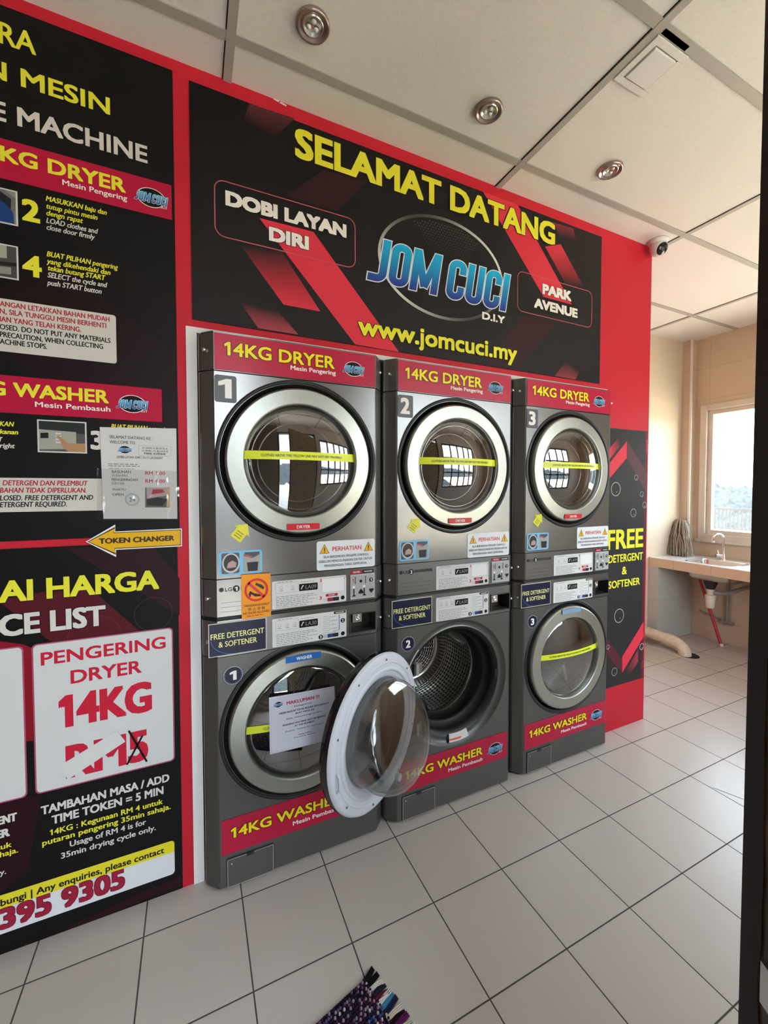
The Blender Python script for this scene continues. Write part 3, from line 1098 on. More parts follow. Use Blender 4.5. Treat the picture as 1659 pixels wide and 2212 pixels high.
    for cx in (0.565, 0.609):
        b.rect(cx-0.013, cx-0.010, 1.050, 1.079, y-0.0005, INK, 'sticker')
        b.disc(cx-0.018, 1.038, 0.006, y-0.0006, hexc('#e8e6e2'), mat='sticker')
        b.rect(cx-0.020, cx-0.015, 1.004, 1.033, y-0.0005, INK, 'sticker')
        b.rect(cx-0.024, cx-0.010, 1.001, 1.006, y-0.0006, INK, 'sticker')
    b.disc(0.577, 1.060, 0.006, y-0.0005, INK, mat='sticker')
    b.disc(0.621, 1.062, 0.0085, y-0.0005, INK, mat='sticker')
    text(b, '1', 0.618, 0.624, 1.057, 0.010, y-0.0009, WHITE, 0.05, mat='sticker')
    b.poly([(0.567, 1.010), (0.588, 1.010), (0.588, 1.018), (0.577, 1.030), (0.567, 1.018)], y-0.0005, INK, 'sticker')
    b.poly([(0.612, 1.026), (0.633, 1.026), (0.633, 1.020), (0.622, 1.008), (0.612, 1.020)], y-0.0005, INK, 'sticker')
    text(b, '1', 0.541, 0.547, 1.056, 0.016, y-0.0006, hexc('#b03a44'), 0.03, mat='sticker')
    y = -0.004+DY
    b.rrect(0.535, 0.585, 1.0905, 1.103, y, CRIM, 0.003, 'sticker')
    text(b, 'DRYER', 0.546, 0.575, 1.0938, 0.0058, y-0.0005, WHITE, 0.05, mat='sticker')
    b.rrect(0.587, 0.633, 1.0905, 1.103, y, INK, 0.003, 'sticker')
    text(b, 'WASHER', 0.592, 0.628, 1.0938, 0.0058, y-0.0005, WHITE, 0.05, mat='sticker')
    b.build('coin_plate', fas, org)
    machine_screws(t, org, (1.90, 1.045))
    return t

def washer_badge(b, k, cx, cz, R=0.032):
    b.disc(cx, cz, R, DY, hexc('#c9cdd6'), mat='sticker')
    b.disc(cx, cz, R*0.95, DY-0.0003, NAVY, mat='sticker')
    for i in range(40):
        a = -pi*1.05+2*pi*0.62*i/40
        q = lambda s: (cx+R*s*cos(a), cz+R*s*sin(a))
        b.line(q(0.82), q(1.1 if i % 2 else 0.97), 0.0011, DY-0.0006, hexc('#9aa4c4') if i % 2 == 0 else NAVY, 'sticker')
    text(b, str(k+1), cx-R*0.36, cx+R*0.34, cz-R*0.5, R*1.02, DY-0.0009, WHITE, 0.08, mat='sticker')

def drum_group(t, org, cz, r):
    b = MB()
    b.lathe([(0.250, 0.016), (0.236, 0.024), (0.228, 0.045), (0.232, 0.07), (0.212, 0.078), (0.206, 0.09), (0.214, 0.10), (0.214, 0.135), (0.200, 0.150)], (CX, 0, cz), None, 56, 'rubber')
    b.build('door_gasket', t, org)
    b = MB()
    b.lathe([(0.203, 0.150), (0.1965, 0.156), (0.203, 0.163)], (CX, 0, cz), None, 56, 'bright_chrome')
    b.build('drum_rim', t, org)
    b = MB()
    b.lathe([(0.202, 0.163), (0.25, 0.185), (0.25, 0.43), (0.238, 0.45)], (CX, 0, cz), None, 72, 'drum_steel', uvrep=(80, [0, 4, 16, 18]))
    b.lathe([(0.238, 0.45), (0.19, 0.445), (0.18, 0.435), (0.165, 0.435), (0.155, 0.450)], (CX, 0, cz), None, 56, 'steel')
    b.lathe([(0.155, 0.450), (0.05, 0.455), (0.0005, 0.455)], (CX, 0, cz), None, 56, 'drum_steel', uvrep=(40, [0, 8, 12]))
    dr = b.build('drum', t, org)
    for i in range(3):
        a = radians(20+120*i)
        u = Vector((cos(a), 0, sin(a)))
        tn = Vector((-sin(a), 0, cos(a)))
        c = Vector((CX, 0, cz))
        v = []
        for (y, h, wd) in ((0.19, 0.012, 0.02), (0.22, 0.05, 0.03), (0.40, 0.045, 0.03), (0.43, 0.012, 0.02)):
            for s, g in ((-1, 0), (-0.5, 1), (0.5, 1), (1, 0)):
                p = c+u*(0.252-h*g)+tn*(s*wd)
                v.append((p.x, y, p.z))
        f = [(j*4+i2, j*4+i2+1, (j+1)*4+i2+1, (j+1)*4+i2) for j in range(3) for i2 in range(3)]+[(0, 1, 2, 3), (15, 14, 13, 12)]
        MB().add(v, f, 'steel', None, True).build('lifter', dr, org)

def make_washer(k):
    X0 = k*P_M
    org = (0, 0, 0)
    lab = ('grey washer numbered 1, a paper notice taped over its glass door',
           'grey washer numbered 2 with its round door swung open',
           'grey washer numbered 3 with closed door, nearest the sink alcove')[k]
    t = thing('washing_machine', lab, 'washing machine', (X0, 0, 0), 'washers standing on the floor under the dryers')
    cz, R, r = 0.553, 0.268, 0.208
    b = MB()
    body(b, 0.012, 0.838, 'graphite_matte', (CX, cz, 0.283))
    b.build('cabinet', t, org)
    MB().prism(body_prof(0.02, inset=0.012), 0.0, 0.013, 'rubber').build('plinth', t, org)
    b = MB()
    hx0, hx1, hz0, hz1 = 0.535, 0.640, 0.858, 0.930
    fascia(b, 0.842, 0.968, 'graphite', hx0, hx1, hz0, hz1)
    fas = b.build('control_fascia', t, org)
    for z0, z1 in ((0.836, 0.844), (0.966, 0.9765)):
        MB().prism(body_prof(0.006, inset=0.004), z0, z1, 'rubber').build('seam', t, org)
    # coin recess
    b = MB()
    f = -0.004
    b.add([(hx0, f, hz0), (hx1, f, hz0), (hx1, f, hz1), (hx0, f, hz1), (hx0, 0.06, hz0), (hx1, 0.06, hz0), (hx1, 0.06, hz1), (hx0, 0.06, hz1)],
          [(0, 1, 5, 4), (1, 2, 6, 5), (2, 3, 7, 6), (3, 0, 4, 7), (4, 5, 6, 7)], 'dark_plastic')
    for a, c, d, e_ in ((hx0-0.004, hx1+0.004, hz0-0.004, hz0), (hx0-0.004, hx1+0.004, hz1, hz1+0.004), (hx0-0.004, hx0, hz0, hz1), (hx1, hx1+0.004, hz0, hz1)):
        b.box(a, c, f-0.004, f+0.002, d, e_, 'dark_plastic')
    rc = b.build('coin_recess', fas, org)
    b = MB()
    b.box(0.552, 0.591, 0.018, 0.058, 0.888, 0.926, 'steel')
    b.lathe([(0.012, 0.0165), (0.010, 0.0145), (0.0085, 0.0165), (0.005, 0.0165), (0.0002, 0.0145)], (0.573, 0, 0.907), None, 20, 'bright_chrome')
    b.build('coin_mechanism', rc, org)
    b = MB()
    panel_print(b, 0.8465, 0.9515, 'washer')
    b.build('control_panel', fas, org)
    # detergent plate
    b = MB()
    y = -0.0065
    b.box(0.018, 0.211, y, -0.0045, 0.846, 0.962, 'sticker', hexc('#d8d4c0'))
    b.rect(0.0205, 0.2085, 0.8485, 0.9595, y-0.0004, NAVY, 'sticker')
    pts = [(0.026+0.09*(1-cos(q*0.15)), 0.905-0.0565*sin(q*0.1571)) for q in range(11)]
    for a, c in zip(pts, pts[1:]):
        b.line(a, c, 0.0014, y-0.0007, hexc('#4a78c8'), 'sticker')
    text(b, 'FREE DETERGENT', 0.025, 0.203, 0.907, 0.0195, y-0.0008, hexc('#f0ea9a'), 0.025, mat='sticker')
    text(b, '& SOFTENER', 0.050, 0.178, 0.877, 0.0195, y-0.0008, hexc('#f0ea9a'), 0.025, mat='sticker')
    o = b.build('detergent_plate', fas, org)
    o['label'] = 'navy plate reading FREE DETERGENT & SOFTENER'
    b = MB()
    washer_badge(b, k, 0.097, 0.769)
    b.build('number_badge', t, org)
    # crimson band
    b = MB()
    b.rect(0.052, 0.640, 0.130, 0.256, DY, CRIM, 'sticker')
    text(b, '14KG WASHER', 0.083, 0.492, 0.184, 0.037, DY-0.0008, YEL, 0.055, out=0.08, outcol=hexc('#4a0a14'), mat='sticker')
    text(b, 'Mesin Pembasuh', 0.302, 0.492, 0.1535, 0.0165, DY-0.0006, WHITE, 0.06, mat='sticker')
    small_logo(b, 0.566, 0.190, 0.092, DY-0.0006)
    o = b.build('name_band', t, org)
    o['label'] = 'crimson band reading 14KG WASHER'
    # filter flap
    b = MB()
    b.rrect(0.0675, 0.2315, 0.0095, 0.1145, -0.0006, None, 0.006, 'rubber')
    b.prism([(0.070, -0.0003), (0.070, -0.004), (0.0715, -0.0055), (0.2275, -0.0055), (0.229, -0.004), (0.229, -0.0003)], 0.012, 0.112, 'graphite_matte')
    b.rline(0.070, 0.229, 0.012, 0.112, -0.0058, None, 0.003, 0.0012, 'grey_plastic')  # pale outline paints the highlight along the flap edge
    b.box(0.135, 0.160, -0.0068, -0.003, 0.1035, 0.1125, 'rubber')
    b.box(0.083, 0.086, -0.0068, -0.003, 0.092, 0.096, 'white_plastic')
    b.build('filter_flap', t, org)
    if k != 1:
        b = MB()
        b.lathe([(0.298, -0.0008), (0.290, -0.006), (0.286, -0.004), (0.281, 0.018), (0.262, 0.028), (0.25, 0.016)], (CX, 0, cz), None, 72, 'rubber')
        b.build('door_seal', t, org)
        b = MB()
        door_ring(b, R, r, cz)
        d = b.build('door', t, org)
        b = MB()
        prof = [(r, 0.000)]+[(r*(1-i/10), -0.004-0.026*(1-(1-i/10)**2)) for i in range(0, 10)]+[(0.0005, -0.030)]
        b.lathe(prof, (CX, 0, cz), None, 64, 'door_glass')
        b.build('door_glass', d, org)
        b = MB()
        strip_on_dome(b, cz, -0.005 if k == 0 else 0.012, 0.022 if k == 0 else 0.039, r, 0.026, -0.004, hexc('#e4ee3c'))
        text(b, 'CLOTHES ABOVE THIS YELLOW LINE MAY NOT WASH PROPERLY', CX-0.15, CX+0.15, cz+(0.004 if k == 0 else 0.021), 0.009, 0, hexc('#5a5a22'), 0.03, mat='sticker')
        b.v = [(q[0], (-0.004-0.026*(1-min(1, ((q[0]-CX)**2+(q[2]-cz)**2)/r**2))-0.0028) if abs(q[1]) < 1e-9 else q[1], q[2]) for q in b.v]
        o = b.build('limit_strip', d, org)
        o['label'] = 'yellow strip across the glass'
        b = MB()
        y = -0.0245
        b.rect(0.276, 0.409, 0.787, 0.811, y, hexc('#2a6ab4' if k == 0 else '#7e9cb4'), 'sticker')
        text(b, 'WASHER', 0.315, 0.374, 0.7925, 0.0125, y-0.0005, WHITE if k == 0 else hexc('#8fa8bc'), 0.05, mat='sticker')
        b.build('door_label', d, org)
    else:
        b = MB()
        b.lathe([(0.286, -0.0008), (0.281, 0.004), (0.272, 0.014), (0.258, 0.020), (0.250, 0.016)], (CX, 0, cz), None, 72, 'graphite_matte')
        b.box(CX+0.222, CX+0.236, 0.006, 0.014, cz-0.02, cz+0.02, 'gloss_black')
        b.build('door_seat', t, org)
        for s in (-1, 1):
            b = MB()
            a0 = radians(90+47) if s < 0 else radians(-90-8)
            rr = (0.258, 0.270)
            A = [(CX+rr[1]*cos(a0+q), 0.004, cz+rr[1]*sin(a0+q)) for q in [i*0.05 for i in range(9)]]
            B = [(CX+(rr[0] if s < 0 else 0.236)*cos(a0+q), 0.014, cz+(rr[0] if s < 0 else 0.236)*sin(a0+q)) for q in [i*0.05 for i in range(9)]]
            n = len(A)
            b.add([(x, y-0.004, z) for x, y, z in A+B], [(i, i+1, n+i+1, n+i) for i in range(n-1)], 'sticker', hexc('#d8d8d2'))
            if s > 0:
                C2 = [(q[0]*0.22+p_[0]*0.78, q[1]*0.22+p_[1]*0.78, q[2]*0.22+p_[2]*0.78) for p_, q in zip(A, B)]
                D2 = [(q[0]*0.42+p_[0]*0.58, q[1]*0.42+p_[1]*0.58, q[2]*0.42+p_[2]*0.58) for p_, q in zip(A, B)]
                b.add([(x, y-0.0046, z) for x, y, z in C2[:6]+D2[:6]], [(i, i+1, 6+i+1, 6+i) for i in range(5)], 'sticker', hexc('#d8643c'))
            b.build('warning_label', t, org)
        # the open door: hinged on the left of the porthole
        ang = radians(-148.48)
        hx, hy = 0.80582-X0, -0.05527
        # door frame: local x from the hinge to the free edge, local y = inner side normal
        ux = Vector((cos(ang), sin(ang), 0))
        ny = Vector((-sin(ang), cos(ang), 0))
        M = Matrix((ux, ny, Vector((0, 0, 1)))).transposed()
        Rd = 0.2711
        c = Vector((hx, hy, 0.5552))+ux*Rd
        b = MB()
        b.lathe([(0.185, -0.006), (0.205, 0.0), (Rd-0.012, 0.0), (Rd-0.004, -0.003), (Rd, -0.012)], c, M, 80, 'grey_plastic')
        b.lathe([(Rd-0.030, 0.0005), (Rd-0.033, 0.004), (Rd-0.037, 0.0005)], c, M, 80, 'grey_plastic')
        b.lathe([(0.206, 0.0005), (0.212, 0.008), (0.220, 0.0005)], c, M, 80, 'grey_plastic')
        d = b.build('door', t, org)
        d['label'] = 'pale grey inner flange of the open door'
        b = MB()
        b.lathe([(Rd, -0.012), (Rd+0.001, -0.030), (Rd-0.004, -0.046)], c, M, 80, 'gloss_black')
        b.lathe([(Rd-0.004, -0.046), (Rd-0.020, -0.052), (0.205, -0.050), (0.198, -0.044)], c, M, 80, 'chrome')
        b.build('door_rim', d, org)
        b = MB()
        prof = [(0.190, -0.010), (0.189, 0.01), (0.187, 0.03), (0.184, 0.05), (0.181, 0.07), (0.177, 0.088), (0.171, 0.104), (0.162, 0.120), (0.150, 0.135), (0.134, 0.147)]+[(0.118*(1-i/12)+0.0004, 0.153+0.006*(i/12)) for i in range(13)]
        def bowl_shell(b, s):
            k0 = len(b.v)
            b.lathe([(p_[0]*s, p_[1]*s) for p_ in prof], (0, 0, 0), None, 72, 'bowl_glass')
            for i in range(k0, len(b.v)):
                x, y_, z = b.v[i]
                lim = (0.112-0.42*z)*s
                if y_ > lim:
                    y_ = lim+(y_-lim)*0.12
                p_ = c+M @ Vector((x, y_, z))
                b.v[i] = (p_.x, p_.y, p_.z)
        bowl_shell(b, 1.0)
        bowl_shell(b, 0.95)
        b.build('glass_bowl', d, org)
        b = MB()
        b.lathe([(0.198, -0.046), (0.10, -0.058), (0.0005, -0.062)], c, M, 48, 'dark_glass')
        b.build('outer_glass', d, org)
        for a in (20, 60, 100, 140, 165, 200, 240, 280, 320):
            q = c+M @ Vector((0.248*cos(radians(a)), 0.001, 0.248*sin(radians(a))))
            bb = MB()
            bb.lathe([(0.0001, 0.003), (0.003, 0.0025), (0.004, 0.0)], q, M, 10, 'graphite_matte')
            bb.build('door_screw', d, org)
        b = MB()
        q = c+M @ Vector((0.244*cos(radians(-12)), 0.0, 0.244*sin(radians(-12))))
        b.tube([q+M @ Vector((0, 0.002, 0.03)), q+M @ Vector((0, 0.012, 0.02)), q+M @ Vector((0, 0.012, -0.02)), q+M @ Vector((0, 0.002, -0.03))], 0.004, 8, 'grey_plastic')
        b.build('catch', d, org)
        b = MB()
        q = c+M @ Vector((0.262*cos(radians(-116)), 0.0, 0.262*sin(radians(-116))))
        b.tube([q+M @ Vector((0, -0.02, 0)), q+M @ Vector((0, 0.016, 0))], 0.014, 16, 'grey_plastic')
        b.build('bump_stop', d, org)
        for zz in (0.68, 0.43):
            b = MB()
            p0 = Vector((hx, hy, zz))
            b.obox((p0.x-0.012, p0.y-0.004), (0.95, 0.3), (-0.3, 0.95), 0.045, 0.016, zz-0.022, zz+0.022, 'graphite')
            b.tube([(hx+0.002, hy-0.004, zz-0.024), (hx+0.002, hy-0.004, zz+0.024)], 0.007, 12, 'screw_metal')
            b.build('hinge', t, org)
    drum_group(t, org, cz, r)
    machine_screws(t, org, (0.895,))
    return t
for k in range(3):
    make_washer(k)
    make_dryer(k)

# ------------------------------------------------------------------ printed panels on the red wall
YP = YW-0.004            # face of the boards
def P(px, y=YP):
    return onY(px, y)
def tp(b, s, L, R_, h, col, y, sub=None, bold=0.05, shear=0.0, **kw):
    """print s between baseline pixels L and R_ of the board plane; h = cap height in pixels at L"""
    a, c = P(L), P(R_)
    top = P((L[0], L[1]-h))
    z = (a[1]+c[1])/2
    text(b, s, a[0], c[0], z, top[1]-a[1], y, col, bold, shear, sub, **kw)
def pp(b, pts, y, col):
    """polygon from board-plane pixels; col may be one colour or one per corner"""
    q = [P(p) for p in pts]
    if isinstance(col, list):
        b.add([(x, y, z) for x, z in q], [tuple(range(len(q)))], 'print', col)
    else:
        b.poly(q, y, col)
def mixc(a, b_, t):
    return tuple(a[i]*(1-t)+b_[i]*t for i in range(4))
Y1, Y2, Y3, Y4 = YP-0.0004, YP-0.0010, YP-0.0016, YP-0.0022
def board(name, parent, x0, x1, z0, z1, deco):
    b = MB()
    b.box(x0, x1, YP, YW-0.0005, z0, z1, 'print', BLACK)
    deco(b)
    return b.build(name, parent, parent.location)
XB = -1.45
PRED = hexc('#d8293f')

# --- instruction poster
xr = P((378, 500))[0]
ztop = P((375, 153))[1]
zmid1, zmid2 = P((100, 1166))[1], P((100, 1182))[1]
t = thing('instruction_poster', 'black poster of machine instructions in yellow and white, left of the washers', 'poster', ((XB+xr)/2, YP, zmid1))
def deco(b):
    pp(b, [(0, 620), (120, 560), (376, 760), (384, 1100), (200, 900), (0, 760)], Y1, hexc('#1c0a0e'))
    pp(b, [(160, 520), (376, 640), (380, 760), (260, 640)], Y1-0.0001, hexc('#150b0d'))
board('panel', t, XB, xr, zmid1, ztop, deco)
def sub(mbuild, name, par=None, label=None):
    o = mbuild.build(name, par or t, t.location)
    if label:
        o['label'] = label
    return o
b = MB()
tp(b, 'CARA', (33, 104), (78.5, 121.5), 46, YEL2, Y2, sub='A', bold=0.03)
sub(b, 'heading_lettering')
b = MB()
tp(b, 'PENGGUNAAN MESIN', (45.5, 187), (238, 249), 39, YEL2, Y2, sub='MESIN', bold=0.05)
sub(b, 'heading_lettering')
b = MB()
tp(b, 'HOW TO USE MACHINE', (38, 273), (319, 353), 41, OFFW, Y2, sub='MACHINE', bold=0.05)
sub(b, 'heading_lettering', label='white heading on the poster')
def band(corner_px, name, words, sub_s, L, R_, h, words2, L2, R2, h2, lc, lw):
    (tl, tr, br, bl) = [P(q) for q in corner_px]
    x1 = (tr[0]+br[0])/2
    z1, z0 = (tl[1]+tr[1])/2, (bl[1]+br[1])/2
    b = MB()
    b.rect(XB+0.05, x1, z0, z1, Y2, CRIM)
    tp(b, words, L, R_, h, YEL2, Y3, sub=sub_s, bold=0.06)
    tp(b, words2, L2, R2, h2, WHITE, Y3, bold=0.05)
    c = P(lc)
    a = P((lc[0]-lw, lc[1]))
    small_logo(b, c[0], c[1], 2*(c[0]-a[0]), Y3)
    sub(b, name, label='crimson band on the poster')
band(((0, 297), (371, 402), (371, 476), (0, 384)), 'name_band', '14KG DRYER', 'KG DRYER', (1, 346), (272, 419), 33, 'Mesin Pengering', (135, 401), (275, 434), 12, (327, 428), 38)
band(((0, 809.6), (349, 841), (350.6, 913.4), (0, 889)), 'name_band', '14KG WASHER', 'WASHER', (29, 856.5), (235.4, 871.6), 30, 'Mesin Pembasuh', (76, 878), (239, 890.6), 11.5, (286, 873), 36)
def photo(px, deco, name='photo_print'):
    b = MB()
    q = [P(c) for c in px]
    x0, x1 = (q[0][0]+q[3][0])/2, (q[1][0]+q[2][0])/2
    z1, z0 = (q[0][1]+q[1][1])/2, (q[2][1]+q[3][1])/2
    b.rect(x0, x1, z0, z1, Y2, hexc('#d6d4ce'))
    tt = 0.004
    deco(b, lambda u, v: (x0+tt+(x1-x0-2*tt)*u, z0+tt+(z1-z0-2*tt)*v))
    sub(b, name)
def dpoly(b, S, pts, y, col):
    b.poly([S(u, v) for u, v in pts], y, hexc(col))
def ph1(b, S):
    dpoly(b, S, [(0, 0), (1, 0), (1, 1), (0, 1)], Y3, '#8b8a84')
    dpoly(b, S, [(.1, .2), (.5, 0), (.95, .1), (1, .8), (.7, 1), (.3, 1)], Y3-.0003, '#6c6d6c')
    dpoly(b, S, [(.2, .3), (.5, .1), (.85, .25), (.88, .75), (.6, .92), (.3, .8)], Y3-.0006, '#20252c')
    dpoly(b, S, [(.3, 0), (.95, 0), (.92, .35), (.75, .55), (.5, .7), (.35, .4)], Y3-.0009, '#1d3f7c')
def ph2(b, S):
    dpoly(b, S, [(0, 0), (1, 0), (1, 1), (0, 1)], Y3, '#4a4b4a')
    dpoly(b, S, [(.3, .55), (.75, .6), (.75, 1), (.3, 1)], Y3-.0003, '#a8a89f')
    dpoly(b, S, [(0, .3), (1, .38), (1, .5), (0, .42)], Y3-.0004, '#232424')
    dpoly(b, S, [(.2, .05), (.85, .1), (.85, .33), (.2, .28)], Y3-.0005, '#8e8d86')
def ph3(b, S):
    dpoly(b, S, [(0, 0), (1, 0), (1, 1), (0, 1)], Y3, '#55585a')
    dpoly(b, S, [(0, .72), (1, .62), (1, 1), (0, 1)], Y3-.0002, '#2b2e30')
    dpoly(b, S, [(0, .05), (.8, .1), (.8, .68), (0, .72)], Y3-.0004, '#a3a398')
    dpoly(b, S, [(.03, .42), (.2, .44), (.2, .62), (.03, .60)], Y3-.0006, '#1d1c1b')
    dpoly(b, S, [(.36, .5), (.42, .54), (.62, .28), (1, .30), (1, 0), (.62, 0), (.5, .15), (.45, .36)], Y3-.0008, '#b08763')
    for i in range(4):
        dpoly(b, S, [(.35, .28+.1*i), (.47, .28+.1*i), (.47, .33+.1*i), (.35, .33+.1*i)], Y3-.0007, '#cfcfc6')
photo([(-52, 398), (38, 409), (39, 484), (-52, 476)], ph1)
photo([(-52, 520), (39.5, 529), (40.5, 602), (-52, 595)], ph2)
photo([(80, 906), (187, 912), (188, 980), (82, 976.6)], ph3)
b = MB()
tp(b, '2', (48, 477), (87, 482), 47, YEL2, Y2, bold=0.07)
sub(b, 'step_number')
b = MB()
tp(b, '4', (49, 597), (91, 599.5), 46, YEL2, Y2, bold=0.07)
sub(b, 'step_number')
b = MB()
tp(b, '3', (196, 970), (226, 972), 40, OFFW, Y2, bold=0.07)
sub(b, 'step_number')
b = MB()
I_ = 0.18
for s, L, R_, c in (('MASUKKAN baju dan', (99, 434), (230, 465), YEL2), ('tutup pintu mesin', (99, 451), (210, 475), YEL2), ('dengn rapat', (99.5, 466), (178.5, 482), YEL2),
                    ('LOAD clothes and', (100, 482), (210, 505), OFFW), ('close door firmly', (100, 496), (204, 518), OFFW)):
    tp(b, s, L, R_, 11.5, c, Y2, bold=0.045, shear=I_)
sub(b, 'step_lettering')
b = MB()
for s, L, R_, c in (('BUAT PILIHAN pengering', (101, 554), (254, 583), YEL2), ('yang dikehendaki dan', (101, 570), (238, 594), YEL2), ('tekan butang START', (102.5, 584), (226.5, 606), YEL2),
                    ('SELECT the cycle and', (102.5, 599.5), (230, 621), OFFW), ('push START button', (102.5, 616), (219, 635), OFFW)):
    tp(b, s, L, R_, 11.5, c, Y2, bold=0.045, shear=I_)
sub(b, 'step_lettering')
b = MB()
tp(b, 'MASUKKAN', (-0.5, 920), (29, 922), 10.5, YEL2, Y2, sub='KAN', bold=0.045, shear=I_)
tp(b, 'sebelah kanan', (-0.5, 937), (39, 939), 10.5, YEL2, Y2, sub='kanan', bold=0.06, shear=I_)
tp(b, 'INSERT', (-4, 954), (4, 955), 10.5, OFFW, Y2, sub='T', bold=0.06, shear=I_)
tp(b, 'on the right', (-0.5, 967), (31.6, 969), 10.5, OFFW, Y2, sub='right', bold=0.06, shear=I_)
tp(b, 'BUAT PILIHAN pengering', (240, 926), (366, 933), 10.5, YEL2, Y2, bold=0.045, shear=I_)
sub(b, 'step_lettering')
def infobox(tr, br, zt, zb, rows, rc=0.008, ital=0.0):
    a, c = P(tr), P(br)
    x1 = (a[0]+c[0])/2
    b = MB()
    b.rrect(XB+0.1, x1, P(zb)[1], P(zt)[1], Y2, hexc('#cfccc3'), rc)
    for s, sb, L, R_, col in rows:
        tp(b, s, L, R_, 11.5, col, Y3, sub=sb, bold=0.045, shear=ital)
    sub(b, 'notice_box', label='pale box of red and black small print')
TR_ = hexc('#b02a35')
infobox((250.6, 683), (252, 785.5), (125, 663), (125, 772), (
    ('JANGAN LETAKKAN BAHAN MUDAH', 'ANGAN LETAKKAN BAHAN MUDAH', (0, 661), (237, 696), TR_),
    ('TERBAKAR DI DALAM MESIN, SILA TUNGGU MESIN BERHENTI', 'N, SILA TUNGGU MESIN BERHENTI', (0, 677), (230, 710), TR_),
    ('SEBELUM MENGAMBIL PAKAIAN YANG TELAH KERING.', 'IAN YANG TELAH KERING.', (0, 694), (176, 718.5), TR_),
    ('ENSURE DOOR IS CLOSED. DO NOT PUT ANY MATERIALS', 'OSED. DO NOT PUT ANY MATERIALS', (0, 712), (239, 741), INK),
    ('AS A PRECAUTION, WHEN COLLECTING', 'PRECAUTION, WHEN COLLECTING', (0, 727), (223, 755), INK),
    ('WAIT UNTIL MACHINE STOPS.', 'ACHINE STOPS.', (0, 743), (102.5, 754.7), INK)))
infobox((222, 1035), (224, 1105), (110, 1033), (110, 1104.5), (
    ('DETERGEN DAN PELEMBUT', None, (6, 1049), (189, 1049), TR_),
    ('BAHAN TIDAK DIPERLUKAN.', None, (0, 1065), (187, 1064), TR_),
    ('CLOSED. FREE DETERGENT AND', 'LOSED. FREE DETERGENT AND', (0, 1080.5), (201, 1080.5), INK),
    ('DETERGENT REQUIRED.', 'ETERGENT REQUIRED.', (0, 1095), (145, 1095), INK)), 0.002, 0.12)

# --- price list poster
xr2 = P((390, 1600))[0]
t = thing('price_list_poster', 'black price list poster with white price cards, reaching down to the floor', 'poster', ((XB+xr2)/2, YP, 0.003))
def deco(b):
    pp(b, [(140, 1184), (330, 1179), (388, 1250), (388, 1330)], Y1, hexc('#2a1018'))
    pp(b, [(0, 1296), (95, 1278), (200, 1275), (300, 1362), (110, 1386), (0, 1302)], Y1, hexc('#54121f'))
    pp(b, [(0, 1385), (50, 1392), (70, 1400), (72, 1600), (0, 1605)], Y1, hexc('#8a1224'))
    pp(b, [(0, 1735), (90, 1715), (60, 1880), (0, 1930)], Y1, hexc('#26070f'))
    pp(b, [(150, 2000), (392, 1890), (394, 1912), (150, 2006)], Y1, hexc('#2a0a16'))
    def bub(c, rx, col):
        q, e_ = P(c), P((c[0]+rx, c[1]))
        r = e_[0]-q[0]
        b.ring(q[0], q[1], r, r, 0.0012, Y1-0.0003, col)
    bub((332, 1326), 41, hexc('#4a4546'))
    bub((205, 1378), 58, hexc('#7a2a38'))
    bub((360, 1890), 34, hexc('#3a2a30'))
pan = board('panel', t, XB, xr2, 0.003, zmid2, deco)
b = MB()
tp(b, 'SENARAI HARGA', (101, 1291), (344, 1273.7), 45, YEL2, Y3, sub='HARGA', bold=0.07, out=0.04, outcol=hexc('#120c0c'))
sub(b, 'heading_lettering')
b = MB()
tp(b, 'PRICE LIST', (109, 1362), (229, 1351), 45, OFFW, Y3, sub='LIST', bold=0.07, out=0.04, outcol=hexc('#120c0c'))
sub(b, 'heading_lettering', label='white heading on the poster')
def card(x0, x1, z0, z1, fill):
    b = MB()
    b.rrect(x0-0.004, x1+0.004, z0-0.004, z1+0.004, Y2, hexc('#b0506a'), 0.014)
    b.rrect(x0, x1, z0, z1, Y2-0.0004, hexc('#d3d4d2'), 0.012)
    fill(b)
    sub(b, 'price_card', label='white price card with red lettering')
a, c = P((74, 1391)), P((372, 1360))
d, e_ = P((77.6, 1709.5)), P((374, 1644))
cx0, cx1, cz0, cz1 = (a[0]+d[0])/2, (c[0]+e_[0])/2, (d[1]+e_[1])/2, (a[1]+c[1])/2
def fill2(b):
    tp(b, 'PENGERING', (88.6, 1437), (358, 1400), 28, RED, Y3, bold=0.05)
    tp(b, 'DRYER', (153, 1476), (306, 1453.4), 29, RED, Y3, bold=0.05)
    tp(b, '14KG', (128, 1571), (329, 1537), 70, RED, Y3, bold=0.075)
    tp(b, 'RM5', (143, 1680), (321, 1641.6), 71, RED, Y3, bold=0.075)
card(cx0, cx1, cz0, cz1, fill2)
wd = cx1-cx0
e2 = (P((49, 1400))[0]+P((54, 1700))[0])/2
card(e2-wd, e2, cz0, cz1, lambda b: text(b, '14KG', e2-wd*0.85, e2-wd*0.2, cz0+0.14, 0.055, Y3, RED, 0.11))
b = MB()
tp(b, 'TAMBAHAN MASA / ADD', (88.7, 1755), (366, 1691.5), 18.5, OFFW, Y3, bold=0.06)
tp(b, 'TIME TOKEN = 5 MIN', (112, 1777.5), (353.5, 1716.5), 18.5, OFFW, Y3, bold=0.06)
tp(b, '14KG : Kegunaan RM 4 untuk', (108, 1801), (352, 1738.6), 12.5, YEL2, Y3, bold=0.05)
tp(b, 'putaran pengering 35min sahaja.', (91.5, 1822), (369, 1751), 12.5, YEL2, Y3, bold=0.05)
tp(b, 'Usage of RM 4 is for', (151, 1827), (316, 1781.6), 12.5, OFFW, Y3, bold=0.05)
tp(b, '35min drying cycle only.', (132, 1851), (337, 1795.5), 12.5, OFFW, Y3, bold=0.05)
sub(b, 'note_lettering')
b = MB()
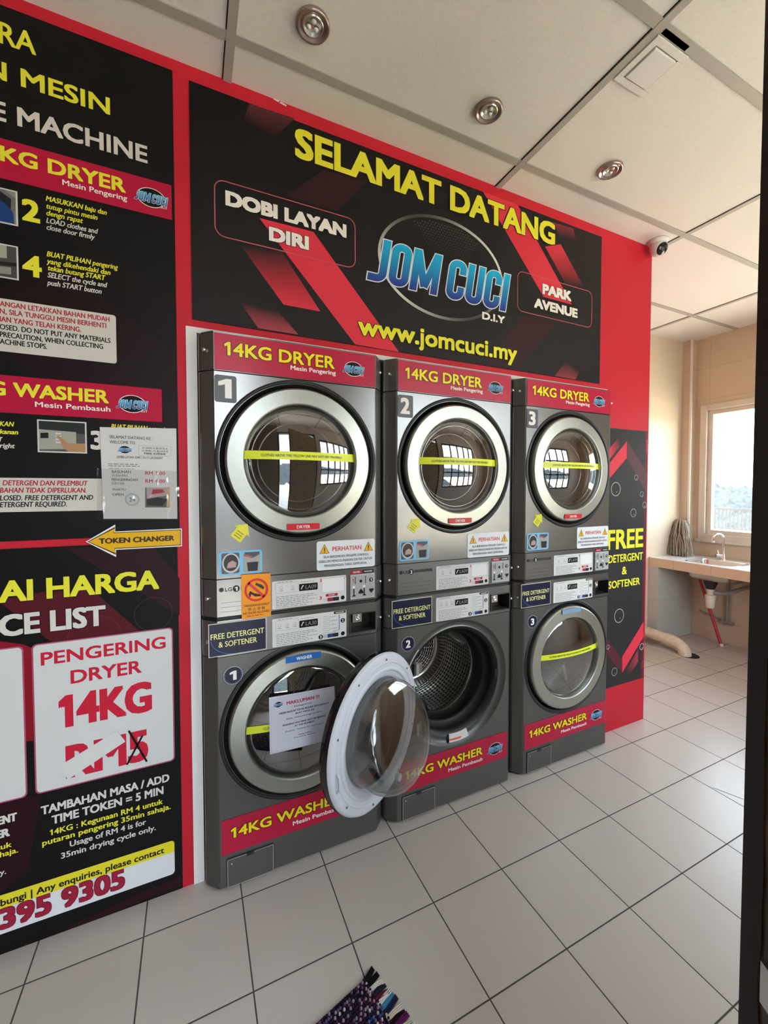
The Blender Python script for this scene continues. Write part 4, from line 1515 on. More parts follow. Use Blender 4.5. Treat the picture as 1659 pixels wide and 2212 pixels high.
tp(b, 'FREE DETERGENT', (6, 1779), (37.4, 1772), 18, OFFW, Y3, sub='NT', bold=0.09)
tp(b, '& SOFTENER', (4, 1809), (22, 1805), 18, OFFW, Y3, sub='R', bold=0.09)
tp(b, 'Kegunaan RM 3 untuk', (2, 1834), (26, 1828.8), 12, YEL2, Y3, sub='uk', bold=0.05)
tp(b, 'putaran sahaja.', (0, 1851), (40, 1841), 12, YEL2, Y3, sub='haja.', bold=0.05)
tp(b, 'washing cycle only.', (0, 1890), (14, 1887), 12, OFFW, Y3, sub='y.', bold=0.05)
sub(b, 'note_lettering')
# contact strip
b = MB()
q1, q2, q3 = P((375, 1818)), P((377, 1844)), P((377, 1892))
zz = [(P((0, 1930))[1]+q1[1])/2, (P((0, 1957.7))[1]+q2[1])/2, (P((0, 2012))[1]+q3[1])/2]
b.rrect(XB+0.06, q2[0], zz[2], zz[0], Y2, hexc('#dfe0e2'), 0.012)
b.poly([(XB+0.06, zz[1]), (q2[0], zz[1])]+[p_ for p_ in rr_pts(XB+0.06, q2[0], zz[2], zz[0], 0.012)[:12]], Y2-0.0004, hexc('#e6d92c'))
tp(b, 'Sebarang pertanyaan, sila hubungi | Any enquiries, please contact', (1.4, 1953.5), (355, 1845), 15, INK, Y3, sub='bungi | Any enquiries, please contact', bold=0.05)
tp(b, '395 9305', (0, 2005), (270, 1919), 45, hexc('#a01f3a'), Y3, bold=0.07, out=0.03, outcol=hexc('#4a0f1c'))
sub(b, 'contact_strip', label='yellow and white contact strip with a telephone number')

# things stuck over the price list
b = MB()
q = [P(c) for c in ((131, 1652), (147, 1683), (271, 1601), (253, 1577.5))]
b.poly(q, Y4-0.0008, hexc('#d6d8d4'))
b.poly([(x+0.0008, z) for x, z in q], Y4-0.0002, hexc('#9a9c98'))
o = b.build('paper_strip', None, (q[0][0], Y4, q[0][1]))
tag(o, 'blank white paper strip pasted slantwise over the RM5 price', 'paper strip')
b = MB()
for s, e_ in (((278.5, 1577.5), (317.5, 1644)), ((274.5, 1651), (308, 1588))):
    b.line(P(s), P(e_), 0.006, Y4-0.0012, hexc('#0b0a0b'))
b.build('marker_cross', t, t.location)['label'] = 'hand-drawn black cross over the number 5'
# arrow to the token changer
def arrow_pts(g):
    px = [(185-g*2, 1170), (249, 1133-g*2.2), (249+g, 1148-g), (393+g, 1141.5-g), (393+g, 1180+g), (251+g, 1187.6+g), (251, 1203+g*2.2)]
    return [P(p_) for p_ in px]
b = MB()
ya = YP-0.002
n = 7
A = arrow_pts(0)
b.add([(x, ya, z) for x, z in A]+[(x, YP-0.0002, z) for x, z in A], [tuple(range(n))]+[(i, (i+1) % n, n+(i+1) % n, n+i) for i in range(n)], 'sticker', WHITE)
b.poly(arrow_pts(-2.2), ya-0.0004, INK, 'sticker')
b.poly(arrow_pts(-3.6), ya-0.0008, hexc('#e8b416'), 'sticker')
tp(b, 'TOKEN CHANGER', (214, 1176), (377, 1167), 12.5, hexc('#3a3222'), ya-0.0012, bold=0.11, mat='sticker')
o = b.build('arrow_sign', None, (A[0][0], ya, A[0][1]))
tag(o, 'yellow arrow sign reading TOKEN CHANGER on the edge of the black posters', 'sign')
# plastic pocket with the welcome sheet
q = [P(c) for c in ((216, 923), (381, 926), (383, 1120.5), (224, 1120.5))]
t = thing('document_pocket', 'white welcome price sheet in a crinkled clear pocket taped over the instruction poster', 'document', (q[3][0], YP, q[3][1]))
b = MB()
yd = YP-0.004
PX = lambda u, v: ((q[0][0]*v+q[3][0]*(1-v))*(1-u)+(q[1][0]*v+q[2][0]*(1-v))*u, (q[0][1]*(1-u)+q[1][1]*u)*v+(q[3][1]*(1-u)+q[2][1]*u)*(1-v))
b.poly([PX(0, 0), PX(1, 0), PX(1, 1), PX(0, 1)], yd, hexc('#d2d2d0'), 'sticker')
G2 = hexc('#55555a')
def dt(s, x0, x1, yb, h, col, bold=0.03):
    tp(b, s, (x0, yb), (x1, yb), h, col, yd-0.0005, bold=bold, mat='sticker')
dt('SELAMAT DATANG KE :', 237, 330, 949, 6.5, G2)
dt('WELCOME TO', 237, 292, 959, 6.5, G2)
lc = P((270, 971.6))
small_logo(b, lc[0], lc[1], P((286, 971))[0]-P((254, 971))[0], yd-0.0005)
r1, r2 = P((300, 984)), P((370, 965))
b.rline(r1[0], r2[0], r1[1], r2[1], yd-0.0005, GREY, 0.002, 0.0006, 'sticker')
dt('G LEVEL 6, BLOCK A', 308, 362, 970.5, 3.6, INK)
dt('G LEVEL 11, BLOCK B', 307, 363, 976.5, 3.6, INK)
dt('PARK AVENUE', 312, 358, 982.5, 4.2, INK, 0.06)
dt('DOBI LAYAN DIRI / D.I.Y LAUNDRY', 253, 352, 991, 5, G2)
x, z = P((234, 1003))
seven_text(b, 2, x, z, 0.006, 0.0025, yd-0.0005, GREY, 11, 0.10)
x, z = P((236, 1013))
seven_text(b, 1, x, z, 0.006, 0.0025, yd-0.0005, hexc('#a0a0a0'), 12, 0.08)
dt('BASUHAN', 242, 283, 1022, 5.5, G2)
dt('WASHERS', 242, 276, 1030, 5, hexc('#8a8a8c'))
dt('PENGERINGAN', 242, 298, 1039, 5.5, G2)
dt('DRYER', 242, 270, 1047, 5, hexc('#8a8a8c'))
dt('RM 3.00', 314, 357, 1026, 7.5, RED)
dt('RM 4.00', 314, 357, 1043, 7.5, RED)
dt('WAKTU', 243, 272, 1060, 5, G2)
dt('OPEN', 243, 268, 1071, 5.5, G2)
c = P((286, 1079))
r = P((301, 1079))[0]-c[0]
b.ring(c[0], c[1], r, r, 0.0014, yd-0.0006, hexc('#5a6474'), 'sticker')
b.ring(c[0], c[1], r*0.8, r*0.8, 0.0008, yd-0.0006, hexc('#8a94a4'), 'sticker')
text(b, '24', c[0]-r*0.45, c[0]+r*0.45, c[1]-r*0.35, r*0.7, yd-0.0007, hexc('#6a7484'), 0.04, mat='sticker')
f = [P(c_) for c_ in ((314, 1053), (367, 1053), (367, 1096), (314, 1096))]
FX = lambda u, v: (f[0][0]+(f[1][0]-f[0][0])*u, f[3][1]+(f[0][1]-f[3][1])*v)
b.poly(f, yd-0.0006, hexc('#6a666a'), 'sticker')
b.poly([FX(.05, .45), FX(.95, .6), FX(.95, 1), FX(.05, 1)], yd-0.0009, hexc('#b8a0a4'), 'sticker')
b.poly([FX(.25, .65), FX(.8, .75), FX(.7, .92), FX(.3, .9)], yd-0.0012, hexc('#b03a4c'), 'sticker')
b.poly([FX(.05, .1), FX(.7, .05), FX(.9, .4), FX(.5, .5), FX(.05, .4)], yd-0.0012, hexc('#2d2c30'), 'sticker')
b.poly([FX(.85, 0), FX(1, 0), FX(1, 1), FX(.9, .9)], yd-0.0014, hexc('#c8a878'), 'sticker')
sub(b, 'sheet')
b = MB()
rnd = random.Random(5)
q = [P(c) for c in ((211, 1012), (386, 1018), (389, 1121), (211, 1124))]
nu, nv = 26, 18
v = []
for j in range(nv+1):
    for i in range(nu+1):
        x, z = PX(i/nu, j/nv)
        d_ = 0.0035+0.003*noise.noise(Vector((x*60, z*60, 1)))+0.0016*noise.noise(Vector((x*170, z*170, 2)))
        v.append((x, yd-0.002-max(d_, 0), z))
b.add(v, [(j*(nu+1)+i, j*(nu+1)+i+1, (j+1)*(nu+1)+i+1, (j+1)*(nu+1)+i) for j in range(nv) for i in range(nu)], 'plastic_sleeve', None, True)
sub(b, 'clear_pocket')

# --- welcome panel over the machines
q = [P(c) for c in ((406.6, 168), (1299, 514.4), (1296, 830), (416.6, 688))]
wx0, wx1 = (q[0][0]+q[3][0])/2, (q[1][0]+q[2][0])/2
wz1, wz0 = (q[0][1]+q[1][1])/2, (q[2][1]+q[3][1])/2
t = thing('welcome_sign', 'wide black welcome sign with blue lettering across an oval above the dryers', 'sign', ((wx0+wx1)/2, YP, wz0))
BG = hexc('#201d1e')
BG0 = hexc('#0e0c0d')
S1 = hexc('#dc3648')
DM = hexc('#33191f')
def deco(b):
    b.add([(wx0, YP-0.0002, wz0), (wx1, YP-0.0002, wz0), (wx1, YP-0.0002, wz1), (wx0, YP-0.0002, wz1)], [(0, 1, 2, 3)], 'print', [BG, BG, BG, BG0])
    y = Y1
    pp(b, [(701, 367), (795, 391), (728.5, 457), (617, 423)], y, DM)
    pp(b, [(539, 224), (637, 256), (590, 300), (525, 262)], y, [hexc('#5a2a30'), hexc('#5a2a30'), BG0, BG0])
    pp(b, [(1125, 682.6), (1203.6, 697.6), (1117.7, 796), (1052, 786)], y, DM)
    pp(b, [(560, 471), (677, 501), (862, 760.5), (767, 744)], Y1-0.0003, S1)
    pp(b, [(520.5, 531), (608, 542), (692, 673), (612.5, 658)], y, [BG, BG, S1, S1])
    pp(b, [(518, 652), (600, 672), (645, 723), (558, 709)], y, [BG, BG, hexc('#a84450'), hexc('#a84450')])
    pp(b, [(1043, 414), (1117.7, 442), (1235, 658), (1174, 641.5)], Y1-0.0003, S1)
    pp(b, [(1177.5, 533), (1211, 527.5), (1262, 622), (1222, 614)], y, [S1, S1, BG, BG])
    pp(b, [(1192, 479), (1238, 494), (1246, 520), (1210, 512)], y, [hexc('#8a3038'), hexc('#8a3038'), BG, BG])
    pp(b, [(1222, 780), (1252, 802), (1243, 820), (1198, 812)], y, [BG, BG, hexc('#8a3a42'), hexc('#8a3a42')])
panel = board('panel', t, wx0, wx1, wz0, wz1, deco)
b = MB()
tp(b, 'SELAMAT DATANG', (637, 337), (1198, 533), 64, YEL2, Y4, bold=0.075, out=0.05, outcol=hexc('#14100a'))
sub(b, 'heading_lettering', label='yellow heading reading SELAMAT DATANG')
def plaque(x0p, x1p, ztl, ztr, zbl, zbr, rows):
    b = MB()
    x0, x1 = P((x0p, ztl))[0], P((x1p, zbr))[0]
    z1 = (P((x0p+20, ztl))[1]+P((x1p-20, ztr))[1])/2
    z0 = (P((x0p+20, zbl))[1]+P((x1p-20, zbr))[1])/2
    b.rline(x0, x1, z0, z1, Y2, hexc('#c8606c'), 0.035, 0.0035)
    for s, L, R_, h in rows:
        tp(b, s, L, R_, h, WHITE, Y4, bold=0.115, out=0.05, outcol=hexc('#14100f'))
    sub(b, 'outlined_plaque', label='white words in a thin red outline')
plaque(462, 768, 392.6, 466, 513, 576.5, (('DOBI LAYAN', (487, 444), (748, 514.7), 32), ('DIRI', (581, 521), (667, 540), 30)))
plaque(1117.7, 1278, 587, 626.6, 675, 706, (('PARK', (1171, 636), (1233.5, 651), 22.5), ('AVENUE', (1153, 664), (1246.6, 688), 21)))
# oval and main lettering
b = MB()
ec = P((953, 582))
ez1, ez0 = P((961, 471.5))[1], P((957, 690))[1]
ex1, ex0 = P((1086, 589))[0], P((816, 574))[0]
ecx, ecz, erx, erz = (ex0+ex1)/2, (ez0+ez1)/2, (ex1-ex0)/2, (ez1-ez0)/2
na = 72
A = [(ecx+erx*cos(2*pi*i/na), ecz+erz*sin(2*pi*i/na)) for i in range(na)]
tk = 0.013
B = [(ecx+(erx-tk)*cos(2*pi*i/na), ecz+(erz-tk)*sin(2*pi*i/na)) for i in range(na)]
silver = [mixc(hexc('#4a4848'), hexc('#d8d8d4'), 0.5+0.5*sin(2*(2*pi*i/na)+0.6)) for i in range(na)]
b.poly(B, Y2, hexc('#1c1a1a'))
b.add([(x, Y2-0.0004, z) for x, z in A+B], [(i, (i+1) % na, na+(i+1) % na, na+i) for i in range(na)], 'print', silver+silver)
rows_ = 13
for j in range(rows_):
    for i in range(-16, 17):
        x = ecx+0.02+i*0.0155+(0.0078 if j % 2 else 0)
        z = ecz+erz*0.90-j*0.0115
        if ((x-ecx)/(erx*0.86))**2+((z-ecz)/(erz*0.9))**2 < 1 and abs(x-ecx-0.02) < 0.21*(1-j/rows_*0.6):
            b.disc(x, z, 0.0052, Y2-0.0003, mixc(hexc('#4a4747'), hexc('#242222'), j/rows_), 0.0040, n=6)
sub(b, 'oval_emblem', label='silver oval with a dotted black field')
b = MB()
a0, a1 = P((790, 602)), P((1093, 675))
b0, b1 = P((816, 514)), P((1102, 595))
zb, zt = (a0[1]+a1[1])/2, (b0[1]+b1[1])/2
shear = 0.17
xr_ = P((1093, 675))[0]
emblem_text(b, 'JOM CUCI', a0[0], b1[0], zb, zt-zb, Y4, shear, BLUE2, CYAN, 0.024, hexc('#dfe6ec'))
sub(b, 'emblem_lettering', label='blue slanted letters reading JOM CUCI')
b = MB()
tp(b, 'D.I.Y', (1041, 690), (1090, 699.4), 16, WHITE, Y4, bold=0.09)
sub(b, 'small_lettering')
b = MB()
tp(b, 'www.jomcuci.my', (773, 725), (1116, 779), 41, YEL2, Y4, bold=0.06, out=0.05, outcol=hexc('#14100a'))
sub(b, 'web_address_lettering')

# --- free detergent panel at the end of the wall
q = [P(c) for c in ((1316, 924.6), (1401, 931.6), (1389.4, 1464), (1308, 1488))]
fx0, fx1 = OX1+0.012, (q[1][0]+q[2][0])/2-0.004
fz1, fz0 = (q[0][1]+q[1][1])/2, (q[2][1]+q[3][1])/2
t = thing('detergent_sign', 'narrow black sign reading FREE DETERGENT & SOFTENER on the wall end right of the machines', 'sign', ((fx0+fx1)/2, YP, fz0))
FB = hexc('#2b2a2b')
def deco(b):
    b.rect(fx0, fx1, fz0, fz1, YP-0.0002, FB)
    b.rect(fx1-0.022, fx1, fz0, fz1, YP-0.0003, hexc('#5c1e2a'))
    pp(b, [(1354, 953), (1354, 989), (1317, 1033), (1317, 1000)], Y1, S1)
    pp(b, [(1337, 945), (1341, 962), (1317, 991), (1317, 968)], Y1, [FB, FB, S1, S1])
    pp(b, [(1355, 953), (1397, 1020), (1397, 1066), (1355, 992)], Y1, hexc('#55303a'))
    pp(b, [(1396, 950), (1399, 950), (1399, 990), (1396, 975)], Y1, hexc('#b03444'))
    pp(b, [(1344, 1419), (1390, 1343), (1390, 1376), (1344, 1453)], Y1, S1)
    pp(b, [(1311, 1380), (1344, 1424), (1344, 1453), (1311, 1415)], Y1, hexc('#5a2530'))
    pp(b, [(1359, 1459), (1378, 1430), (1378, 1404), (1350, 1452)], Y1, [FB, hexc('#b03444'), hexc('#b03444'), FB])
    pp(b, [(1384, 1449), (1389.5, 1440), (1390, 1414), (1384, 1438)], Y1, hexc('#7a2a34'))
    for c, r, w_ in (((1330, 1056.6), 10, 1), ((1374, 1032), 4, .5), ((1386, 1067.6), 4, .5), ((1392, 1091), 6.5, .6), ((1368, 1108), 6, .7), ((1337, 1330), 10, 1), ((1313, 1398), 3.5, .6), ((1327, 1451), 6, .8), ((1386, 1396.5), 5, 1)):
        q, e_ = P(c), P((c[0]+r, c[1]))
        rr = e_[0]-q[0]
        rr = min(rr, fx1-q[0], q[0]-fx0) if q[0]+rr > fx1 or q[0]-rr < fx0 else rr
        b.ring(q[0], q[1], rr, rr, 0.0028, Y2, mixc(FB, hexc('#d8d8d4'), w_), n=26)
        b.disc(q[0]+rr*0.2, q[1]-rr*0.4, 0.003, Y2, hexc('#b8b8b4'), n=8)
panel = board('panel', t, fx0, fx1, fz0, fz1, deco)
b = MB()
tp(b, 'FREE', (1311, 1187.6), (1388.6, 1182), 43, YEL2, Y3, bold=0.06)
sub(b, 'heading_lettering')
b = MB()
tp(b, 'DETERGENT', (1313.5, 1216), (1388, 1209.4), 17, YEL2, Y3, bold=0.045)
sub(b, 'small_lettering')
b = MB()
tp(b, '&', (1342.6, 1241), (1353.5, 1240), 17, YEL2, Y3, bold=0.045)
sub(b, 'small_lettering')
b = MB()
tp(b, 'SOFTENER', (1313.5, 1272), (1381.6, 1262.6), 16, YEL2, Y3, bold=0.045)
sub(b, 'small_lettering')

# ------------------------------------------------------------------ papers on the machines
b = MB()
q = [(0.127, 0.966), (0.2275, 0.965), (0.2275, 1.122), (0.127, 1.124)]
y = -0.0075
b.poly(q, y, hexc('#f59a12'), 'sticker')
b.poly([(x, z) for x, z in q], -0.0065, hexc('#d88a18'), 'sticker')
cx, cz = 0.1775, 1.066
b.poly([(cx-0.027, cz-0.014), (cx-0.022, cz-0.002), (cx-0.006, cz-0.012), (cx+0.014, cz-0.018), (cx+0.018, cz-0.024), (cx-0.004, cz-0.024), (cx-0.018, cz-0.014), (cx-0.020, cz-0.024), (cx-0.023, cz-0.024)], y-0.0004, INK, 'sticker')
b.add([(x, y-0.0004, z) for x, z in ((cx-0.004, cz+0.018), (cx-0.001, cz+0.026), (cx+0.020, cz+0.016), (cx+0.028, cz+0.006), (cx+0.024, cz-0.001), (cx+0.008, cz+0.010))], [tuple(range(6))], 'sticker', hexc('#2c3a20'))
b.ring(cx, cz, 0.041, 0.041, 0.008, y-0.0010, hexc('#dc2c24'), 'sticker', 40)
b.line((cx-0.027, cz+0.027), (cx+0.027, cz-0.027), 0.009, y-0.0010, hexc('#dc3a30'), 'sticker')
OI = hexc('#5a3408')
text(b, 'TANGGALKAN KASUT', 0.133, 0.222, 1.008, 0.008, y-0.0005, OI, 0.05, mat='sticker')
text(b, '禁止穿鞋', 0.148, 0.207, 0.994, 0.0085, y-0.0005, OI, 0.02, mat='sticker', track=0.25)
text(b, 'NO SHOES ALLOWED', 0.132, 0.223, 0.9815, 0.008, y-0.0005, OI, 0.05, mat='sticker')
seven_text(b, 1, 0.143, 0.973, 0.006, 0.0035, y-0.0005, hexc('#c84a1a'), 8, 0.07)
o = b.build('no_shoes_sign', None, (0.1775, y, 0.965))
tag(o, 'orange no-shoes notice stuck between dryer 1 and washer 1', 'sign')

def on_ring(px, y=-0.034):
    return onY(px, y)
q = [on_ring(c) for c in ((581, 1507), (583, 1630), (726, 1593), (722, 1482))]
yn = -0.034
b = MB()
nu = 10
def NP(u, v):
    x = (q[0][0]*(1-u)+q[3][0]*u)*v+(q[1][0]*(1-u)+q[2][0]*u)*(1-v)
    z = (q[0][1]*(1-u)+q[3][1]*u)*v+(q[1][1]*(1-u)+q[2][1]*u)*(1-v)
    return x, z
v = [(NP(i/nu, j/4)[0], yn-0.003*sin(pi*i/nu)*(1-0.5*j/4), NP(i/nu, j/4)[1]) for j in range(5) for i in range(nu+1)]
b.add(v, [(j*(nu+1)+i, j*(nu+1)+i+1, (j+1)*(nu+1)+i+1, (j+1)*(nu+1)+i) for j in range(4) for i in range(nu)], 'sticker', hexc('#dadcea'), True)
yt = yn-0.0045
def nt_(s, u0, u1, v, h, col, bold=0.03):
    x0, z0 = NP(u0, v)
    x1, z1 = NP(u1, v)
    text(b, s, x0, x1, (z0+z1)/2, h, yt, col, bold, mat='sticker')
ND = hexc('#3c3c4c')
b.rline(NP(.02, 0)[0], NP(.98, 0)[0], NP(.5, .03)[1], NP(.5, .97)[1], yt+0.0004, hexc('#b0b2c4'), 0.002, 0.0007, 'sticker')
x, z = NP(0.13, 0.86)
small_logo(b, x, z, 0.034, yt)
nt_('MAKLUMAN !!!', 0.25, 0.75, 0.83, 0.0125, hexc('#c83040'), 0.06)
nt_('(Penyelenggaraan Mesin)', 0.36, 0.64, 0.765, 0.0045, ND)
nt_('MESIN BASUH TIDAK BOLEH DIGUNAKAN', 0.14, 0.90, 0.685, 0.0065, ND, 0.06)
nt_('BUAT MASA INI', 0.38, 0.66, 0.63, 0.0065, ND, 0.06)
nt_('(Sebab : Sedang menunggu alat ganti)', 0.24, 0.78, 0.565, 0.005, hexc('#6a6a7a'))
nt_('WASHING MACHINE OUT OF SERVICE', 0.18, 0.84, 0.46, 0.0065, ND, 0.06)
nt_('AT THE MOMENT', 0.36, 0.66, 0.405, 0.0065, ND, 0.06)
nt_('(Reason : Waiting for spare part)', 0.22, 0.80, 0.34, 0.005, hexc('#6a6a7a'))
nt_('Harap maklum', 0.42, 0.62, 0.235, 0.0045, ND)
nt_('Terima kasih', 0.34, 0.68, 0.195, 0.0045, ND)
o = b.build('notice_sheet', None, (q[1][0], yn, q[1][1]))
tag(o, 'white MAKLUMAN notice sheet taped over the glass of washer 1', 'paper notice')

# ------------------------------------------------------------------ on the ceiling
def downlight(x, y, label):
    t = thing('downlight', label, 'ceiling light', (x, y, ZC-0.012), 'recessed downlights in a row')
    org = (0, 0, -0.012)
    Mz = Matrix(((1, 0, 0), (0, 0, -1), (0, 1, 0)))   # local y -> world z
    b = MB()
    b.lathe([(0.052, 0.0115), (0.053, 0.004), (0.050, -0.001), (0.044, 0.000), (0.040, 0.006), (0.034, 0.007)], (0, 0, -0.012), Mz, 40, 'lamp_bronze')
    b.build('trim_ring', t, org)
    b = MB()
    b.lathe([(0.0345, 0.007), (0.033, 0.001), (0.028, 0.001), (0.026, 0.006), (0.0005, 0.008)], (0, 0, -0.012), Mz, 32, 'lamp_reflector')
    for i in range(3):
        a = 2*pi*i/3+0.5
        b.lathe([(0.008, 0.005), (0.006, 0.0015), (0.0003, 0.0005)], (0.0135*cos(a), 0.0135*sin(a), -0.012), Mz, 14, 'white_plastic')
    b.build('lamp', t, org)
for x, l in ((0.335, 'round metal downlight nearest the camera, above dryer 1'), (1.020, 'middle of three round metal downlights in the ceiling'), (1.708, 'farthest of three round metal downlights, towards the security camera')):
    downlight(x, -0.228, l)

t = thing('access_hatch', 'small square white hatch beside the crossing of the ceiling bars', 'ceiling hatch', (1.424, -0.60, ZC-0.010))
def O_(b, name, par=None, bev=0):
    return b.build(name, par or t, t.location, bev)
b = MB()
hx0, hx1, hy0, hy1 = 1.336, 1.500, -0.672, -0.515
for a in ((hx0, hx1, hy0, hy0+0.022), (hx0, hx1, hy1-0.022, hy1), (hx0, hx0+0.024, hy0+0.022, hy1-0.022), (hx1-0.024, hx1, hy0+0.022, hy1-0.022)):
    b.box(a[0], a[1], a[2], a[3], ZC-0.009, ZC-0.0003, 'ceiling_board')
O_(b, 'frame', bev=0.001)
b = MB()
b.box(hx0+0.028, hx1-0.028, hy0+0.026, hy1-0.026, ZC-0.013, ZC-0.0005, 'white_plastic')
O_(b, 'cover', bev=0.002)
b = MB()
b.box(1.468, 1.506, -0.695, -0.675, ZC-0.004, ZC-0.0006, 'dark_gap')
b.box(1.340, 1.466, -0.693, -0.676, ZC-0.005, ZC-0.0006, 'ceiling_bar')
O_(b, 'edge_strip')

t = thing('security_camera', 'white dome security camera in the corner above the free end of the red wall', 'camera', (2.452, 0.018, ZC))
b = MB()
Mz = Matrix(((1, 0, 0), (0, 0, -1), (0, 1, 0)))
b.lathe([(0.0005, 0.0), (0.052, -0.0003), (0.052, -0.010), (0.046, -0.022), (0.042, -0.026)], (2.452, 0.018, ZC), Mz, 36, 'white_plastic')
O_(b, 'base')
ax = Vector((-0.22, -0.80, -0.56)).normalized()
uu = ax.cross(Vector((0, 0, 1))).normalized()
ww = uu.cross(ax)
Mc = Matrix((uu, ax, ww)).transposed()
cc = Vector((2.452, 0.014, ZC-0.045))
b = MB()
b.lathe([(0.0005, -0.046)]+[(0.046*cos(a), 0.046*sin(a)) for a in [(-80+10*i)*pi/180 for i in range(13)]]+[(0.034, 0.032), (0.033, 0.030)], cc, Mc, 32, 'white_plastic')
hs = O_(b, 'housing')
b = MB()
b.lathe([(0.033, 0.030), (0.030, 0.034), (0.0005, 0.037)], cc, Mc, 28, 'gloss_black')
b.lathe([(0.011, 0.038), (0.009, 0.040), (0.0005, 0.039)], cc, Mc, 16, 'dark_plastic')
O_(b, 'lens', hs)

# ------------------------------------------------------------------ sink corner
cxf, cy0, cy1, ct, cb = 3.89, -0.42, YA-0.003, 0.787, 0.703
t = thing('sink_counter', 'tiled counter on tiled end walls under the window', 'counter', (4.16, 0.26, 0))
b = MB()
sx0, sx1, sy0, sy1 = 3.965, 4.255, 0.330, 0.672
for a in ((cxf, sx0, cy0, cy1), (sx1, XW-0.003, cy0, cy1), (sx0, sx1, cy0, sy0), (sx0, sx1, sy1, cy1)):
    b.box(a[0], a[1], a[2], a[3], cb, ct-0.004, 'counter_tiles')
    b.box(a[0], a[1], a[2], a[3], ct-0.004, ct, 'counter_top')
O_(b, 'worktop')
for yy0, yy1 in ((0.866, YA), (cy0, cy0+0.09)):
    b = MB()
    b.box(cxf+0.002, XW-0.003, yy0, min(yy1, cy1), 0, cb, 'pillar_tiles')
    O_(b, 'end_wall')

t = thing('sink', 'stainless steel sink basin sunk in the tiled counter', 'sink', (4.11, 0.50, ct))
b = MB()
def bowl_loop(i, z, r=0.04):
    return [(x, y_, z) for x, y_ in rr_pts(sx0+i, sx1-i, sy0+i, sy1-i, r, 4)]
loops = [bowl_loop(-0.016, ct+0.0005, 0.05), bowl_loop(-0.014, ct+0.003, 0.05), bowl_loop(0.0, ct+0.003), bowl_loop(0.006, ct-0.006), bowl_loop(0.012, ct-0.13), bowl_loop(0.035, ct-0.150, 0.03)]
n = len(loops[0])
v = [p_ for l in loops for p_ in l]
f = [(j*n+i, j*n+(i+1) % n, (j+1)*n+(i+1) % n, (j+1)*n+i) for j in range(len(loops)-1) for i in range(n)]
f.append(tuple(range(5*n, 6*n)))
b.add(v, f, 'steel', None, True)
O_(b, 'basin')
b = MB()
b.lathe([(0.030, 0.002), (0.024, 0.0), (0.0005, -0.003)], (4.11, 0.5, ct-0.147), Mz, 20, 'bright_chrome')
O_(b, 'drain')

t = thing('faucet', 'chrome gooseneck tap standing behind the sink basin', 'tap', (4.335, 0.555, ct))
fx, fy = 4.335, 0.555
b = MB()
b.lathe([(0.026, 0), (0.026, 0.006), (0.017, 0.012), (0.016, 0.05), (0.012, 0.06)], (fx, fy, ct), Mz, 20, 'bright_chrome')
O_(b, 'base')
b = MB()
d = Vector((-0.75, 0.66, 0)).normalized()
R_ = 0.042
pts = [Vector((fx, fy, ct+0.05)), Vector((fx, fy, ct+0.12)), Vector((fx, fy, ct+0.185))]
for i in range(1, 9):
    a = pi*i/8*0.95
    pts.append(Vector((fx, fy, ct+0.185))+d*(R_*(1-cos(a)))+Vector((0, 0, R_*1.15*sin(a))))
pts.append(pts[-1]+Vector((0, 0, -0.022)))
b.tube(pts, 0.0095, 12, 'bright_chrome')
b.tube([pts[-1], pts[-1]+Vector((0, 0, -0.016))], 0.012, 12, 'white_plastic')
O_(b, 'spout')
b = MB()
b.tube([(fx, fy, ct+0.035), (fx-0.03, fy+0.022, ct+0.035), (fx-0.05, fy+0.036, ct+0.037)], [0.012, 0.015, 0.014], 12, 'bright_chrome')
b.tube([(fx-0.03, fy+0.022, ct+0.04), (fx-0.034, fy+0.03, ct+0.085)], [0.006, 0.004], 8, 'bright_chrome')
O_(b, 'handle')

t = thing('bottle_trap', 'cream plastic bottle trap hanging under the sink', 'drain trap', (4.11, 0.54, 0.375))
tx, ty = 4.11, 0.54
b = MB()
b.lathe([(0.0005, 0.0), (0.026, 0.001), (0.031, 0.012), (0.037, 0.085), (0.040, 0.095), (0.040, 0.118), (0.034, 0.122), (0.0005, 0.124)], (tx, ty, 0.375), Mz, 24, 'pvc_white')
O_(b, 'bottle')
b = MB()
b.lathe([(0.024, 0.0), (0.024, 0.03), (0.030, 0.034), (0.030, 0.05), (0.024, 0.054)], (tx, ty, 0.499), Mz, 24, 'pvc_white')
O_(b, 'collar')
b = MB()
b.lathe([(0.030, 0.0), (0.034, 0.01), (0.050, 0.05), (0.055, 0.08), (0.055, 0.088)], (tx, ty, 0.546), Mz, 24, 'rubber')
O_(b, 'waste_cup')
b = MB()
b.tube([(tx, ty, 0.52), (tx+0.05, ty-0.07, 0.515), (tx+0.12, ty-0.11, 0.53), (tx+0.22, ty-0.13, 0.55), (XW-0.005, ty-0.13, 0.55)], 0.018, 12, 'pipe_grey')
O_(b, 'outlet_pipe')

